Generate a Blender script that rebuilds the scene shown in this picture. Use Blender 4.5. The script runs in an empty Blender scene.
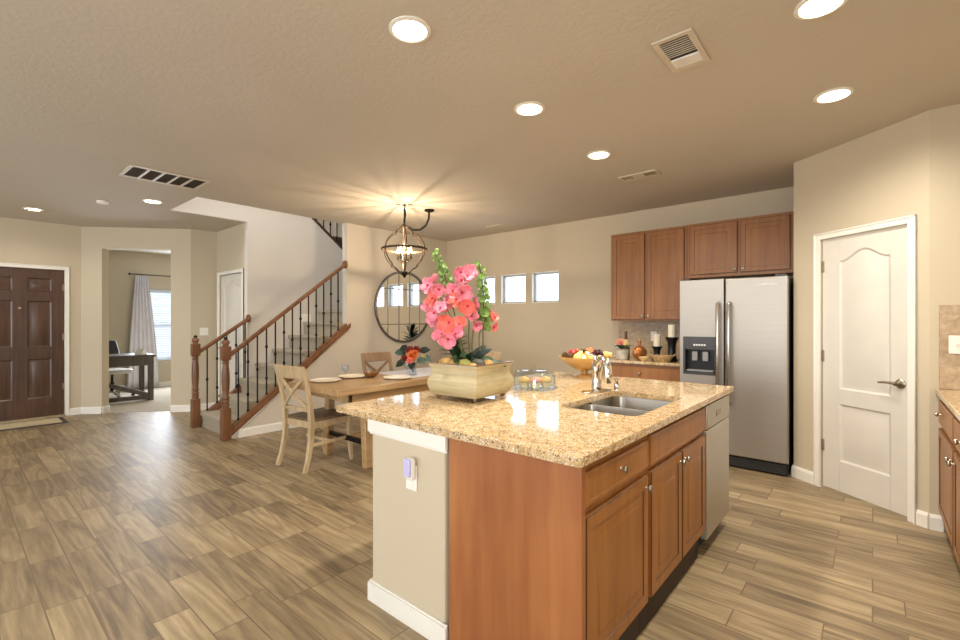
import bpy, bmesh, math, random
from mathutils import Matrix, Vector
PI = math.pi
R = math.radians
S = bpy.context.scene
COL = S.collection
random.seed(7)

# ------------------------------------------------------------------ camera, world, exposure
CAM_Z = 1.35
YAW = 40.6
cd = bpy.data.cameras.new('camera')
cd.sensor_width = 36.0
cd.lens = 458 / 960 * 36
cd.shift_y = 0.001
cd.clip_start = 0.02
cam = bpy.data.objects.new('camera', cd)
cam.location = (0, 0, CAM_Z)
cam.rotation_euler = (R(90), 0, R(YAW))
COL.objects.link(cam)
S.camera = cam
S.view_settings.view_transform = 'Standard'
S.view_settings.look = 'None'
S.view_settings.exposure = 0.24
S.view_settings.gamma = 1.0
S.view_settings.use_curve_mapping = False

w = bpy.data.worlds.new('daylight')
S.world = w
w.use_nodes = True
bg = w.node_tree.nodes['Background']
bg.inputs[0].default_value = (0.86, 0.93, 1.0, 1)
bg.inputs[1].default_value = 4.0


def area(name, loc, rot, sx, sy, power, color):
    l = bpy.data.lights.new(name, 'AREA')
    l.shape = 'RECTANGLE'
    l.size, l.size_y, l.energy, l.color = sx, sy, power, color
    o = bpy.data.objects.new(name, l)
    o.location, o.rotation_euler = loc, rot
    COL.objects.link(o)
    return o


DAY = (0.97, 0.98, 1.0)
# added area-light fill behind the camera, standing for unseen living-room windows
area('fill_living_right', (-2.2, -4.05, 1.35), (R(90), 0, 0), 3.4, 2.0, 36, DAY)
area('fill_living_left', (-6.6, -4.05, 1.35), (R(90), 0, 0), 2.6, 2.0, 17, DAY)
# added area light over the stair well, standing for an unseen upstairs window
area('fill_stair_well', (-6.1, 1.85, 4.6), (R(62), 0, R(35)), 1.0, 1.2, 75, (0.92, 0.95, 1.0))
# added fill beside the camera, as from an unseen window over the right-hand counter
area('fill_kitchen_side', (0.92, -1.6, 1.55), (R(90), 0, R(90)), 2.0, 1.0, 72, DAY)
# daylight through the office window
area('daylight_office_window', (-10.95, 3.2, 1.3), (R(90), 0, R(-90)), 1.7, 1.5, 75, (0.84, 0.91, 1.0))

# ------------------------------------------------------------------ materials


def lin(c):
    return tuple(((v / 255) / 12.92 if v / 255 <= 0.04045 else ((v / 255 + 0.055) / 1.055) ** 2.4) for v in c) + (1,)


class NT:
    def __init__(self, name):
        self.m = bpy.data.materials.new(name)
        self.m.use_nodes = True
        self.t = self.m.node_tree
        self.b = self.t.nodes['Principled BSDF']

    def n(self, typ, **kw):
        x = self.t.nodes.new(typ)
        for k, v in kw.items():
            setattr(x, k, v)
        return x

    def link(self, a, b):
        self.t.links.new(a, b)

    def math(self, op, a, b=None, c=None):
        x = self.n('ShaderNodeMath', operation=op)
        for i, v in enumerate((a, b, c)):
            if v is None:
                continue
            if isinstance(v, (int, float)):
                x.inputs[i].default_value = v
            else:
                self.link(v, x.inputs[i])
        return x.outputs[0]

    def coords(self, scale=(1, 1, 1), rot=(0, 0, 0)):
        tc = self.n('ShaderNodeTexCoord')
        mp = self.n('ShaderNodeMapping')
        mp.inputs['Scale'].default_value = scale
        mp.inputs['Rotation'].default_value = rot
        self.link(tc.outputs['Object'], mp.inputs['Vector'])
        return mp.outputs[0]

    def noise(self, vec, scale, detail=3, rough=0.5, dist=0.0):
        x = self.n('ShaderNodeTexNoise')
        x.inputs['Scale'].default_value = scale
        x.inputs['Detail'].default_value = detail
        x.inputs['Roughness'].default_value = rough
        x.inputs['Distortion'].default_value = dist
        if vec is not None:
            self.link(vec, x.inputs['Vector'])
        return x.outputs['Fac']

    def ramp(self, fac, stops, interp='LINEAR'):
        x = self.n('ShaderNodeValToRGB')
        x.color_ramp.interpolation = interp
        e = x.color_ramp.elements
        while len(e) < len(stops):
            e.new(0.5)
        for i, (p, c) in enumerate(stops):
            e[i].position = p
            e[i].color = lin(c)
        self.link(fac, x.inputs[0])
        return x.outputs[0]

    def mix(self, fac, a, b, typ='MIX'):
        x = self.n('ShaderNodeMix', data_type='RGBA', blend_type=typ)
        for i, v in ((0, fac), (6, a), (7, b)):
            if isinstance(v, (int, float)):
                x.inputs[i].default_value = v
            elif isinstance(v, tuple):
                x.inputs[i].default_value = v
            else:
                self.link(v, x.inputs[i])
        return x.outputs[2]

    def bump(self, h, strength=0.2, dist=0.01):
        x = self.n('ShaderNodeBump')
        x.inputs['Strength'].default_value = strength
        x.inputs['Distance'].default_value = dist
        self.link(h, x.inputs['Height'])
        self.link(x.outputs[0], self.b.inputs['Normal'])

    def base(self, c):
        if isinstance(c, tuple):
            self.b.inputs['Base Color'].default_value = c
        else:
            self.link(c, self.b.inputs['Base Color'])

    def set(self, rough=0.5, metal=0.0, **kw):
        self.b.inputs['Roughness'].default_value = rough
        self.b.inputs['Metallic'].default_value = metal
        for k, v in kw.items():
            self.b.inputs[k].default_value = v


def plain(name, c, rough=0.5, metal=0.0, var=0.06, scale=6.0, bump=0.0, bscale=60, **kw):
    t = NT(name)
    v = t.coords()
    f = t.noise(v, scale, 4)
    lo = tuple(max(0, int(x * (1 - var))) for x in c)
    hi = tuple(min(255, int(x * (1 + var))) for x in c)
    t.base(t.ramp(f, [(0.3, lo), (0.7, hi)]))
    t.set(rough, metal, **kw)
    if bump:
        t.bump(t.noise(v, bscale, 3), bump, 0.004)
    return t.m


def woody(name, dark, mid, light, rough=0.35, sc=(22, 22, 1.6), mottled=0.35, coat=0.0):
    t = NT(name)
    v = t.coords(sc)
    f = t.noise(v, 1.0, 5, 0.6, 0.3)
    g = t.noise(t.coords((3.2, 3.2, 2.0)), 1.0, 3)
    mixf = t.math('ADD', t.math('MULTIPLY', f, 1 - mottled), t.math('MULTIPLY', g, mottled))
    t.base(t.ramp(mixf, [(0.30, dark), (0.5, mid), (0.70, light)]))
    t.set(rough)
    if coat:
        t.b.inputs['Coat Weight'].default_value = coat
        t.b.inputs['Coat Roughness'].default_value = 0.25
    return t.m


def emit(name, c, s):
    t = NT(name)
    t.base(lin(c))
    t.b.inputs['Emission Color'].default_value = lin(c)
    t.b.inputs['Emission Strength'].default_value = s
    return t.m


def clear(name, tint=(245, 250, 255), gloss=0.12, fres=1.45):
    t = NT(name)
    nt = t.t
    tr = t.n('ShaderNodeBsdfTransparent')
    tr.inputs[0].default_value = lin(tint)
    gl = t.n('ShaderNodeBsdfGlossy')
    gl.inputs['Roughness'].default_value = 0.03
    lw = t.n('ShaderNodeLayerWeight')
    lw.inputs['Blend'].default_value = 0.5
    mx = t.n('ShaderNodeMixShader')
    t.link(t.math('ADD', t.math('MULTIPLY', t.math('POWER', lw.outputs['Facing'], 4.0), 0.75), gloss), mx.inputs[0])
    t.link(tr.outputs[0], mx.inputs[1])
    t.link(gl.outputs[0], mx.inputs[2])
    t.link(mx.outputs[0], nt.nodes['Material Output'].inputs['Surface'])
    return t.m


def translucent(name, c):
    t = NT(name)
    d = t.n('ShaderNodeBsdfDiffuse')
    d.inputs[0].default_value = lin(c)
    tr = t.n('ShaderNodeBsdfTranslucent')
    tr.inputs[0].default_value = lin(c)
    mx = t.n('ShaderNodeMixShader')
    mx.inputs[0].default_value = 0.35
    t.link(d.outputs[0], mx.inputs[1])
    t.link(tr.outputs[0], mx.inputs[2])
    t.link(mx.outputs[0], t.t.nodes['Material Output'].inputs['Surface'])
    return t.m


def wall_mat(name, c, bump=0.12):
    t = NT(name)
    v = t.coords()
    t.base(t.ramp(t.noise(v, 0.8, 2), [(0.3, tuple(int(x * 0.985) for x in c)), (0.7, c)]))
    t.set(0.75)
    t.bump(t.noise(v, 55, 4, 0.6), bump, 0.004)
    return t.m


def ceiling_mat():
    t = NT('knockdown_ceiling')
    v = t.coords()
    t.base(t.ramp(t.noise(v, 0.7, 2), [(0.3, (194, 184, 168)), (0.7, (200, 190, 174))]))
    t.set(0.85)
    h = t.ramp(t.noise(v, 38, 4, 0.55, 0.6), [(0.42, (0, 0, 0)), (0.58, (255, 255, 255))])
    t.bump(h, 0.16, 0.004)
    return t.m


def floor_mat():
    t = NT('wood_look_tile')
    tc = t.n('ShaderNodeTexCoord')
    sep = t.n('ShaderNodeSeparateXYZ')
    t.link(tc.outputs['Object'], sep.inputs[0])
    X, Y = sep.outputs[0], sep.outputs[1]
    PW, PL = 0.150, 0.61
    ry = t.math('DIVIDE', Y, PW)
    row = t.math('FLOOR', ry)
    fy = t.math('FRACT', ry)
    wn = t.n('ShaderNodeTexWhiteNoise', noise_dimensions='1D')
    t.link(row, wn.inputs['W'])
    rx = t.math('ADD', t.math('DIVIDE', X, PL), t.math('MULTIPLY', t.math('FLOOR', t.math('MULTIPLY', wn.outputs[0], 4)), 0.27))
    colm = t.math('FLOOR', rx)
    fx = t.math('FRACT', rx)
    cmb = t.n('ShaderNodeCombineXYZ')
    t.link(row, cmb.inputs[0])
    t.link(colm, cmb.inputs[1])
    w2 = t.n('ShaderNodeTexWhiteNoise', noise_dimensions='2D')
    t.link(cmb.outputs[0], w2.inputs['Vector'])
    rnd = w2.outputs[0]
    # grain coordinates, shifted per plank
    c2 = t.n('ShaderNodeCombineXYZ')
    t.link(t.math('ADD', t.math('MULTIPLY', X, 0.42), t.math('MULTIPLY', rnd, 37.0)), c2.inputs[0])
    t.link(t.math('ADD', t.math('MULTIPLY', Y, 4.6), t.math('MULTIPLY', rnd, 91.0)), c2.inputs[1])
    warp = t.noise(c2.outputs[0], 1.9, 2, 0.45, 0.6)
    bands = t.math('FRACT', t.math('MULTIPLY', warp, 5.0))
    tri = t.math('ABSOLUTE', t.math('SUBTRACT', t.math('MULTIPLY', bands, 2.0), 1.0))
    fine = t.noise(c2.outputs[0], 11.0, 5, 0.65, 0.3)
    f = t.math('ADD', t.math('ADD', t.math('MULTIPLY', tri, 0.24), t.math('MULTIPLY', fine, 0.48)), t.math('MULTIPLY', rnd, 0.25))
    colr = t.ramp(f, [(0.24, (108, 92, 70)), (0.42, (139, 120, 91)), (0.58, (160, 140, 107)), (0.8, (186, 165, 130))])
    ex = t.math('MULTIPLY', t.math('MINIMUM', fx, t.math('SUBTRACT', 1.0, fx)), PL)
    ey = t.math('MULTIPLY', t.math('MINIMUM', fy, t.math('SUBTRACT', 1.0, fy)), PW)
    e = t.math('MINIMUM', ex, ey)
    grout = t.math('LESS_THAN', e, 0.0030)
    t.base(t.mix(grout, colr, lin((116, 98, 74))))
    t.set(0.42)
    t.bump(t.math('MULTIPLY', t.math('MINIMUM', e, 0.004), 100), 0.25, 0.003)
    return t.m


def granite_mat():
    t = NT('granite')
    v = t.coords()
    big = t.ramp(t.noise(v, 26, 5, 0.65), [(0.32, (170, 138, 94)), (0.48, (194, 162, 114)), (0.66, (214, 186, 142))])
    vo = t.n('ShaderNodeTexVoronoi')
    vo.inputs['Scale'].default_value = 210
    t.link(v, vo.inputs['Vector'])
    sp = t.n('ShaderNodeSeparateColor')
    t.link(vo.outputs['Color'], sp.inputs[0])
    dark = t.math('MULTIPLY', t.math('GREATER_THAN', sp.outputs[0], 0.84), t.math('GREATER_THAN', t.noise(v, 30, 3), 0.48))
    pale = t.math('MULTIPLY', t.math('GREATER_THAN', sp.outputs[1], 0.80), t.math('GREATER_THAN', t.noise(v, 22, 3), 0.40))
    c = t.mix(pale, big, lin((226, 214, 192)))
    c = t.mix(dark, c, lin((112, 88, 64)))
    t.base(c)
    t.set(0.07)
    t.b.inputs['Specular IOR Level'].default_value = 0.6
    return t.m


def stone_tile_mat():
    t = NT('stone_backsplash')
    v = t.coords((1, 1, 1))
    br = t.n('ShaderNodeTexBrick')
    mp = t.n('ShaderNodeMapping')
    mp.inputs['Rotation'].default_value = (R(90), 0, 0)
    tc = t.n('ShaderNodeTexCoord')
    t.link(tc.outputs['Object'], mp.inputs['Vector'])
    t.link(mp.outputs[0], br.inputs['Vector'])
    br.inputs['Color1'].default_value = lin((186, 160, 126))
    br.inputs['Color2'].default_value = lin((164, 140, 112))
    br.inputs['Mortar'].default_value = lin((150, 128, 102))
    br.inputs['Scale'].default_value = 1.0
    br.inputs['Mortar Size'].default_value = 0.003
    br.inputs['Brick Width'].default_value = 0.16
    br.inputs['Row Height'].default_value = 0.16
    br.offset = 0.0
    n = t.ramp(t.noise(v, 22, 5, 0.65, 0.8), [(0.3, (140, 118, 92)), (0.7, (214, 192, 160))])
    t.base(t.mix(0.55, br.outputs['Color'], n))
    t.set(0.4)
    return t.m


def steel_mat(name='brushed_steel', c=(176, 172, 166), rough=0.26, sc=(2, 2, 160), metal=1.0):
    t = NT(name)
    f = t.noise(t.coords(sc), 1.0, 3)
    t.base(t.ramp(f, [(0.3, tuple(int(x * 0.96) for x in c)), (0.7, c)]))
    t.set(rough, metal)
    return t.m


def carpet_mat(name, a, b):
    t = NT(name)
    v = t.coords()
    f = t.noise(v, 140, 4, 0.7)
    t.base(t.ramp(f, [(0.35, a), (0.65, b)]))
    t.set(0.95)
    t.bump(f, 0.6, 0.008)
    return t.m


M = dict(
    wall=wall_mat('tan_wall_paint', (202, 188, 163)),
    litwall=wall_mat('lit_tan_wall_paint', (208, 198, 182)),  # same tan paint as wall; paler light on this wall put into its colour
    stairwall=wall_mat('pale_wall_paint', (214, 207, 196)),
    ceil=ceiling_mat(),
    floor=floor_mat(),
    white=plain('white_trim_paint', (236, 232, 222), 0.4, var=0.01),
    doorwhite=plain('white_door_paint', (216, 211, 200), 0.42, var=0.01),
    granite=granite_mat(),
    tile=stone_tile_mat(),
    cab=woody('maple_cabinet', (130, 82, 38), (150, 97, 46), (166, 111, 56), 0.36, coat=0.0),
    groovedark=woody('dark_groove_wood', (66, 40, 22), (84, 52, 28), (100, 62, 34), 0.4),
    endpanel=woody('cherry_end_panel', (132, 76, 40), (156, 96, 54), (178, 118, 70), 0.36, sc=(9, 9, 0.9)),
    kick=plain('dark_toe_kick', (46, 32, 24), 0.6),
    steel=steel_mat('brushed_steel', (178, 172, 164), 0.46, metal=0.82),
    sinksteel=steel_mat('sink_steel', (150, 144, 134), 0.32),
    steel_h=steel_mat('polished_steel', (190, 186, 180), 0.18),
    dish=steel_mat('pale_steel', (205, 200, 190), 0.45),
    chrome=plain('chrome', (225, 222, 216), 0.09, 1.0, var=0.0),
    nickel=plain('satin_nickel', (168, 158, 142), 0.28, 1.0, var=0.02),
    black=plain('black_plastic', (22, 22, 24), 0.35),
    blackmetal=plain('black_iron', (30, 26, 24), 0.45, 0.6),
    darkgrey=plain('dark_grey_plastic', (62, 62, 64), 0.35),
    grey=plain('grey_plastic', (140, 140, 140), 0.4),
    fridge_side=plain('black_appliance_side', (34, 33, 34), 0.4),
    frontdoor=woody('mahogany_door', (56, 36, 26), (76, 50, 36), (96, 66, 48), 0.32, sc=(30, 30, 1.5), coat=0.3),
    rail=woody('oak_stair_wood', (90, 58, 36), (116, 77, 48), (138, 95, 62), 0.34, sc=(24, 24, 2)),
    carpet=carpet_mat('stair_carpet', (142, 132, 112), (176, 164, 142)),
    ocarpet=carpet_mat('office_carpet', (172, 160, 140), (204, 192, 172)),
    chair=woody('weathered_wood', (160, 136, 102), (188, 164, 126), (208, 186, 148), 0.5, sc=(24, 24, 2.5)),
    seat=woody('brown_seat_wood', (92, 74, 56), (116, 94, 72), (138, 114, 90), 0.45, sc=(20, 3, 20)),
    table=woody('table_wood', (146, 114, 76), (174, 140, 96), (196, 164, 118), 0.3, sc=(24, 2.2, 24)),
    greychair=woody('grey_brown_wood', (124, 98, 72), (148, 120, 92), (166, 138, 108), 0.45, sc=(24, 24, 2.5)),
    desk=woody('grey_oak_desk', (66, 58, 50), (84, 74, 64), (104, 92, 80), 0.45),
    iron=plain('bronze_iron', (84, 70, 56), 0.4, 0.8),
    pewter=plain('pewter_frame', (120, 112, 102), 0.35, 0.8),
    mirror=plain('mirror_silver', (238, 238, 236), 0.015, 1.0, var=0.0),
    gold=plain('champagne_gold', (226, 196, 140), 0.32, 0.7, var=0.04),
    copper=plain('copper_glaze', (176, 112, 60), 0.25, 0.6, var=0.18, scale=14),
    planter=woody('distressed_cream_wood', (138, 124, 92), (178, 164, 126), (202, 190, 156), 0.55, sc=(3, 3, 30)),
    planterdark=plain('aged_rim', (128, 92, 58), 0.2),
    leaf=plain('dark_leaf', (46, 74, 40), 0.4, var=0.2, scale=20),
    blackleaf=plain('deep_green_leaf', (24, 40, 26), 0.35, var=0.2, scale=20),
    bell=plain('bell_green', (128, 158, 84), 0.5, var=0.2, scale=30),
    stem=plain('green_stem', (92, 96, 52), 0.5),
    pink=plain('pink_petal', (244, 136, 154), 0.5, var=0.16, scale=25),
    coral=plain('coral_petal', (240, 118, 104), 0.5, var=0.12, scale=25),
    magenta=plain('magenta_throat', (196, 30, 74), 0.5),
    mossy=plain('moss', (120, 118, 60), 0.9, var=0.25, scale=40, bump=0.6, bscale=120),
    driedmoss=plain('dried_moss', (176, 142, 84), 0.9, var=0.25, scale=40, bump=0.6, bscale=120),
    stone=plain('dark_stone', (66, 62, 50), 0.6),
    glass=clear('clear_glass', gloss=0.05),
    pane=clear('window_glass', gloss=0.02),
    frosted=plain('milk_glass', (236, 232, 224), 0.3),
    muffin=plain('muffin_crumb', (222, 176, 104), 0.8, var=0.12, scale=40, bump=0.5),
    muffinpink=plain('pink_muffin_top', (222, 160, 128), 0.8, var=0.12, scale=40, bump=0.5),
    paper=plain('muffin_paper', (238, 214, 160), 0.8),
    apple=plain('red_apple', (176, 52, 40), 0.3, var=0.2, scale=12),
    peach=plain('peach_skin', (220, 130, 84), 0.45, var=0.15, scale=12),
    pear=plain('yellow_pear', (228, 196, 120), 0.4, var=0.1, scale=14),
    fig=plain('brown_fig', (96, 66, 44), 0.5, var=0.2, scale=14),
    grape=plain('dark_grape', (70, 28, 40), 0.22, var=0.2, scale=20),
    wax=plain('ivory_wax', (240, 230, 206), 0.5, var=0.02, **{'Subsurface Weight': 0.15}),
    pot=plain('whitewashed_pot', (196, 188, 172), 0.6, var=0.1, scale=20),
    rose=plain('rose_petal', (240, 162, 140), 0.5),
    bottle=plain('brown_bottle', (96, 62, 36), 0.2),
    labelcream=plain('cream_label', (228, 200, 140), 0.6),
    wicker=plain('woven_basket', (176, 146, 100), 0.7, var=0.25, scale=60, bump=0.7, bscale=150),
    plate=plain('ivory_china', (236, 226, 206), 0.2, var=0.01),
    bowlwood=plain('wooden_bowl', (128, 88, 52), 0.35, var=0.15, scale=14),
    orange=plain('orange_petal', (204, 100, 46), 0.5, var=0.2, scale=30),
    redpetal=plain('dark_red_petal', (122, 38, 32), 0.5, var=0.2, scale=30),
    yellow=plain('pale_yellow_petal', (196, 178, 112), 0.5),
    teal=plain('dusty_green_leaf', (62, 84, 72), 0.5, var=0.2, scale=20),
    lamp=emit('lit_lens', (255, 236, 196), 14.0),
    bulb=emit('lit_bulb', (255, 214, 150), 26.0),
    curtain=plain('white_curtain', (232, 228, 232), 0.8, var=0.02, **{'Transmission Weight': 0.0}),
    blind=translucent('white_blind', (236, 238, 242)),
    vent=plain('white_metal_vent', (206, 194, 174), 0.5, var=0.02),
    ventdark=plain('vent_shadow', (60, 52, 44), 0.8),
    matbrown=plain('door_mat', (84, 76, 70), 0.9, bump=0.5, bscale=200),
    matcream=plain('cream_pile', (206, 190, 156), 0.9, bump=0.5, bscale=200),
    lilac=plain('lilac_plastic', (196, 190, 232), 0.35, var=0.01),
    plantpot=plain('grey_plant_pot', (92, 84, 74), 0.6),
    winframe=plain('grey_window_frame', (176, 178, 180), 0.4, var=0.01),
    overlay=plain('pale_table_overlay', (226, 228, 236), 0.35, var=0.01),
    sill=plain('metal_threshold', (196, 178, 146), 0.35, 0.5),
    whiteplastic=plain('white_plastic', (240, 236, 226), 0.35, var=0.01),
    roseleaf=plain('fresh_leaf', (92, 116, 78), 0.5, var=0.2, scale=30),
    lettering=plain('silver_lettering', (226, 224, 220), 0.3, 0.3),
)
# brushed lamp glow of the chandelier glass is part of its bulbs

# ------------------------------------------------------------------ mesh builder


class MB:
    def __init__(self):
        self.v, self.f = [], []
        self.M = Matrix()

    def at(self, M=None):
        self.M = M if M is not None else Matrix()
        return self

    def add(self, vs, fs):
        o = len(self.v)
        self.v += [tuple(self.M @ Vector(p)) for p in vs]
        self.f += [tuple(i + o for i in f) for f in fs]
        return self

    def box(self, x0, y0, z0, x1, y1, z1):
        return self.add([(x0, y0, z0), (x1, y0, z0), (x1, y1, z0), (x0, y1, z0), (x0, y0, z1), (x1, y0, z1), (x1, y1, z1), (x0, y1, z1)],
                        [(0, 3, 2, 1), (4, 5, 6, 7), (0, 1, 5, 4), (1, 2, 6, 5), (2, 3, 7, 6), (3, 0, 4, 7)])

    def loft(self, rings, cap=True, closed=False):
        n = len(rings[0])
        vs = [p for r in rings for p in r]
        fs = []
        m = len(rings)
        for i in range(m if closed else m - 1):
            a, b = i * n, ((i + 1) % m) * n
            for k in range(n):
                fs.append((a + k, a + (k + 1) % n, b + (k + 1) % n, b + k))
        if cap and not closed:
            fs.append(tuple(range(n - 1, -1, -1)))
            fs.append(tuple((m - 1) * n + k for k in range(n)))
        return self.add(vs, fs)

    def lathe(self, prof, seg=20, c=(0, 0, 0), cap=True):
        rings = []
        for r, z in prof:
            r = max(r, 0.0004)
            rings.append([(c[0] + r * math.cos(2 * PI * k / seg), c[1] + r * math.sin(2 * PI * k / seg), c[2] + z) for k in range(seg)])
        return self.loft(rings, cap)

    def tube(self, pts, r, seg=8, closed=False, cap=True):
        P = [Vector(p) for p in pts]
        n = len(P)
        rings = []
        up = Vector((0.13, 0.21, 1)).normalized()
        for i in range(n):
            if closed:
                d = P[(i + 1) % n] - P[i - 1]
            else:
                d = P[min(i + 1, n - 1)] - P[max(i - 1, 0)]
            d.normalize()
            a = d.cross(up)
            if a.length < 1e-3:
                a = d.cross(Vector((1, 0, 0)))
            a.normalize()
            b = a.cross(d).normalized()
            up = b
            rr = r[i] if isinstance(r, (list, tuple)) else r
            rings.append([tuple(P[i] + (a * math.cos(2 * PI * k / seg) + b * math.sin(2 * PI * k / seg)) * rr) for k in range(seg)])
        return self.loft(rings, cap, closed)

    def bar(self, p, q, wd, th):
        # rectangular bar from p to q: width wd sideways, th the other way
        p, q = Vector(p), Vector(q)
        d = (q - p).normalized()
        a = d.cross(Vector((0, 0, 1)))
        if a.length < 1e-3:
            a = Vector((1, 0, 0))
        a.normalize()
        b = a.cross(d).normalized()
        a, b = a * wd / 2, b * th / 2
        return self.loft([[tuple(c + a + b), tuple(c - a + b), tuple(c - a - b), tuple(c + a - b)] for c in (p, q)])

    def sweep(self, pts, wd, th, side=(1, 0, 0)):
        # rectangular section swept along pts; 'side' is the width direction
        P = [Vector(p) for p in pts]
        s = Vector(side).normalized()
        rings = []
        for i in range(len(P)):
            d = (P[min(i + 1, len(P) - 1)] - P[max(i - 1, 0)]).normalized()
            b = s.cross(d).normalized()
            wi = wd[i] if isinstance(wd, (list, tuple)) else wd
            ti = th[i] if isinstance(th, (list, tuple)) else th
            rings.append([tuple(P[i] + s * wi / 2 + b * ti / 2), tuple(P[i] - s * wi / 2 + b * ti / 2), tuple(P[i] - s * wi / 2 - b * ti / 2), tuple(P[i] + s * wi / 2 - b * ti / 2)])
        return self.loft(rings)

    def ball(self, c, r, seg=12, rings=8):
        if isinstance(r, (int, float)):
            r = (r, r, r)
        rr = []
        for i in range(rings + 1):
            t = PI * i / rings
            s = max(math.sin(t), 0.003)
            rr.append([(c[0] + r[0] * s * math.cos(2 * PI * k / seg), c[1] + r[1] * s * math.sin(2 * PI * k / seg), c[2] - r[2] * math.cos(t)) for k in range(seg)])
        return self.loft(rr)

    def prism(self, poly, d0, d1, axis='z'):
        n = len(poly)

        def pt(p, d):
            return (p[0], p[1], d) if axis == 'z' else ((d, p[0], p[1]) if axis == 'x' else (p[0], d, p[1]))
        vs = [pt(p, d0) for p in poly] + [pt(p, d1) for p in poly]
        fs = [tuple(range(n - 1, -1, -1)), tuple(range(n, 2 * n))]
        for k in range(n):
            fs.append((k, (k + 1) % n, n + (k + 1) % n, n + k))
        return self.add(vs, fs)

    def leaf(self, pts, wid, normal=(0, 0, 1), fold=0.25, thick=0.0015):
        # a blade along pts with half widths wid, folded along its midrib
        P = [Vector(p) for p in pts]
        nrm = Vector(normal).normalized()
        top, bot = [], []
        for i in range(len(P)):
            d = (P[min(i + 1, len(P) - 1)] - P[max(i - 1, 0)]).normalized()
            s = d.cross(nrm)
            if s.length < 1e-3:
                s = d.cross(Vector((1, 0.2, 0)))
            s.normalize()
            u = s.cross(d).normalized()
            w_ = wid[i]
            top.append([P[i] + s * w_ + u * w_ * fold, P[i] + u * thick, P[i] - s * w_ + u * w_ * fold])
            bot.append([P[i] - s * w_ + u * (w_ * fold - thick), P[i] - u * thick, P[i] + s * w_ + u * (w_ * fold - thick)])
        return self.loft([[tuple(p) for p in a + b] for a, b in zip(top, bot)])

    def build(self, name, mat, parent=None, loc=(0, 0, 0), rot=(0, 0, 0), bevel=0.0, smooth=True, angle=38, sub=0, segs=2):
        me = bpy.data.meshes.new(name)
        L = Vector(loc) if parent is None else Vector((0, 0, 0))
        me.from_pydata(self.v, [], self.f)
        bm = bmesh.new()
        bm.from_mesh(me)
        bmesh.ops.recalc_face_normals(bm, faces=bm.faces)
        bm.to_mesh(me)
        bm.free()
        if smooth:
            me.polygons.foreach_set('use_smooth', [True] * len(me.polygons))
            me.set_sharp_from_angle(angle=R(angle))
        me.materials.append(mat)
        o = bpy.data.objects.new(name, me)
        o.location, o.rotation_euler = loc, rot
        if parent is not None:
            o.parent = parent
        COL.objects.link(o)
        if bevel:
            b = o.modifiers.new('bevel', 'BEVEL')
            b.width, b.segments, b.limit_method, b.angle_limit = bevel, segs, 'ANGLE', R(50)
        if sub:
            s = o.modifiers.new('sub', 'SUBSURF')
            s.levels = s.render_levels = sub
        return o


def tag(o, label, cat, group=None):
    o['label'], o['category'] = label, cat
    if group:
        o['group'] = group
    return o


def thing(name, label, cat, loc=(0, 0, 0), rotz=0.0, group=None):
    o = bpy.data.objects.new(name, None)
    o.empty_display_size = 0.05
    o.location, o.rotation_euler = loc, (0, 0, rotz)
    COL.objects.link(o)
    return tag(o, label, cat, group)


def struct(o, label=None, cat=None):
    o['kind'] = 'structure'
    if label:
        o['label'], o['category'] = label, cat
    return o


def dup(root, loc=None, rotz=None, label=None, group=None, scale=None):
    def cp(o, par):
        c = o.copy()
        COL.objects.link(c)
        if par is not None:
            c.parent = par
        for ch in [x for x in COL.objects if x.parent == o]:
            cp(ch, c)
        return c
    r = cp(root, None)
    if loc is not None:
        r.location = loc
    if rotz is not None:
        r.rotation_euler = (0, 0, rotz)
    if scale is not None:
        r.scale = (scale,) * 3
    if label:
        r['label'] = label
    if group:
        r['group'] = group
    return r


def rotz(a):
    return Matrix.Rotation(a, 4, 'Z')


def T(x, y, z):
    return Matrix.Translation((x, y, z))


# ------------------------------------------------------------------ structure
CEIL = 2.72
YB = 5.62          # kitchen back wall
XM = -5.57         # dining wall with the mirror
XS = -6.57         # stair wall
XE = -8.72         # entry wall
YREAR = -4.2
XR = 0.96


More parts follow.
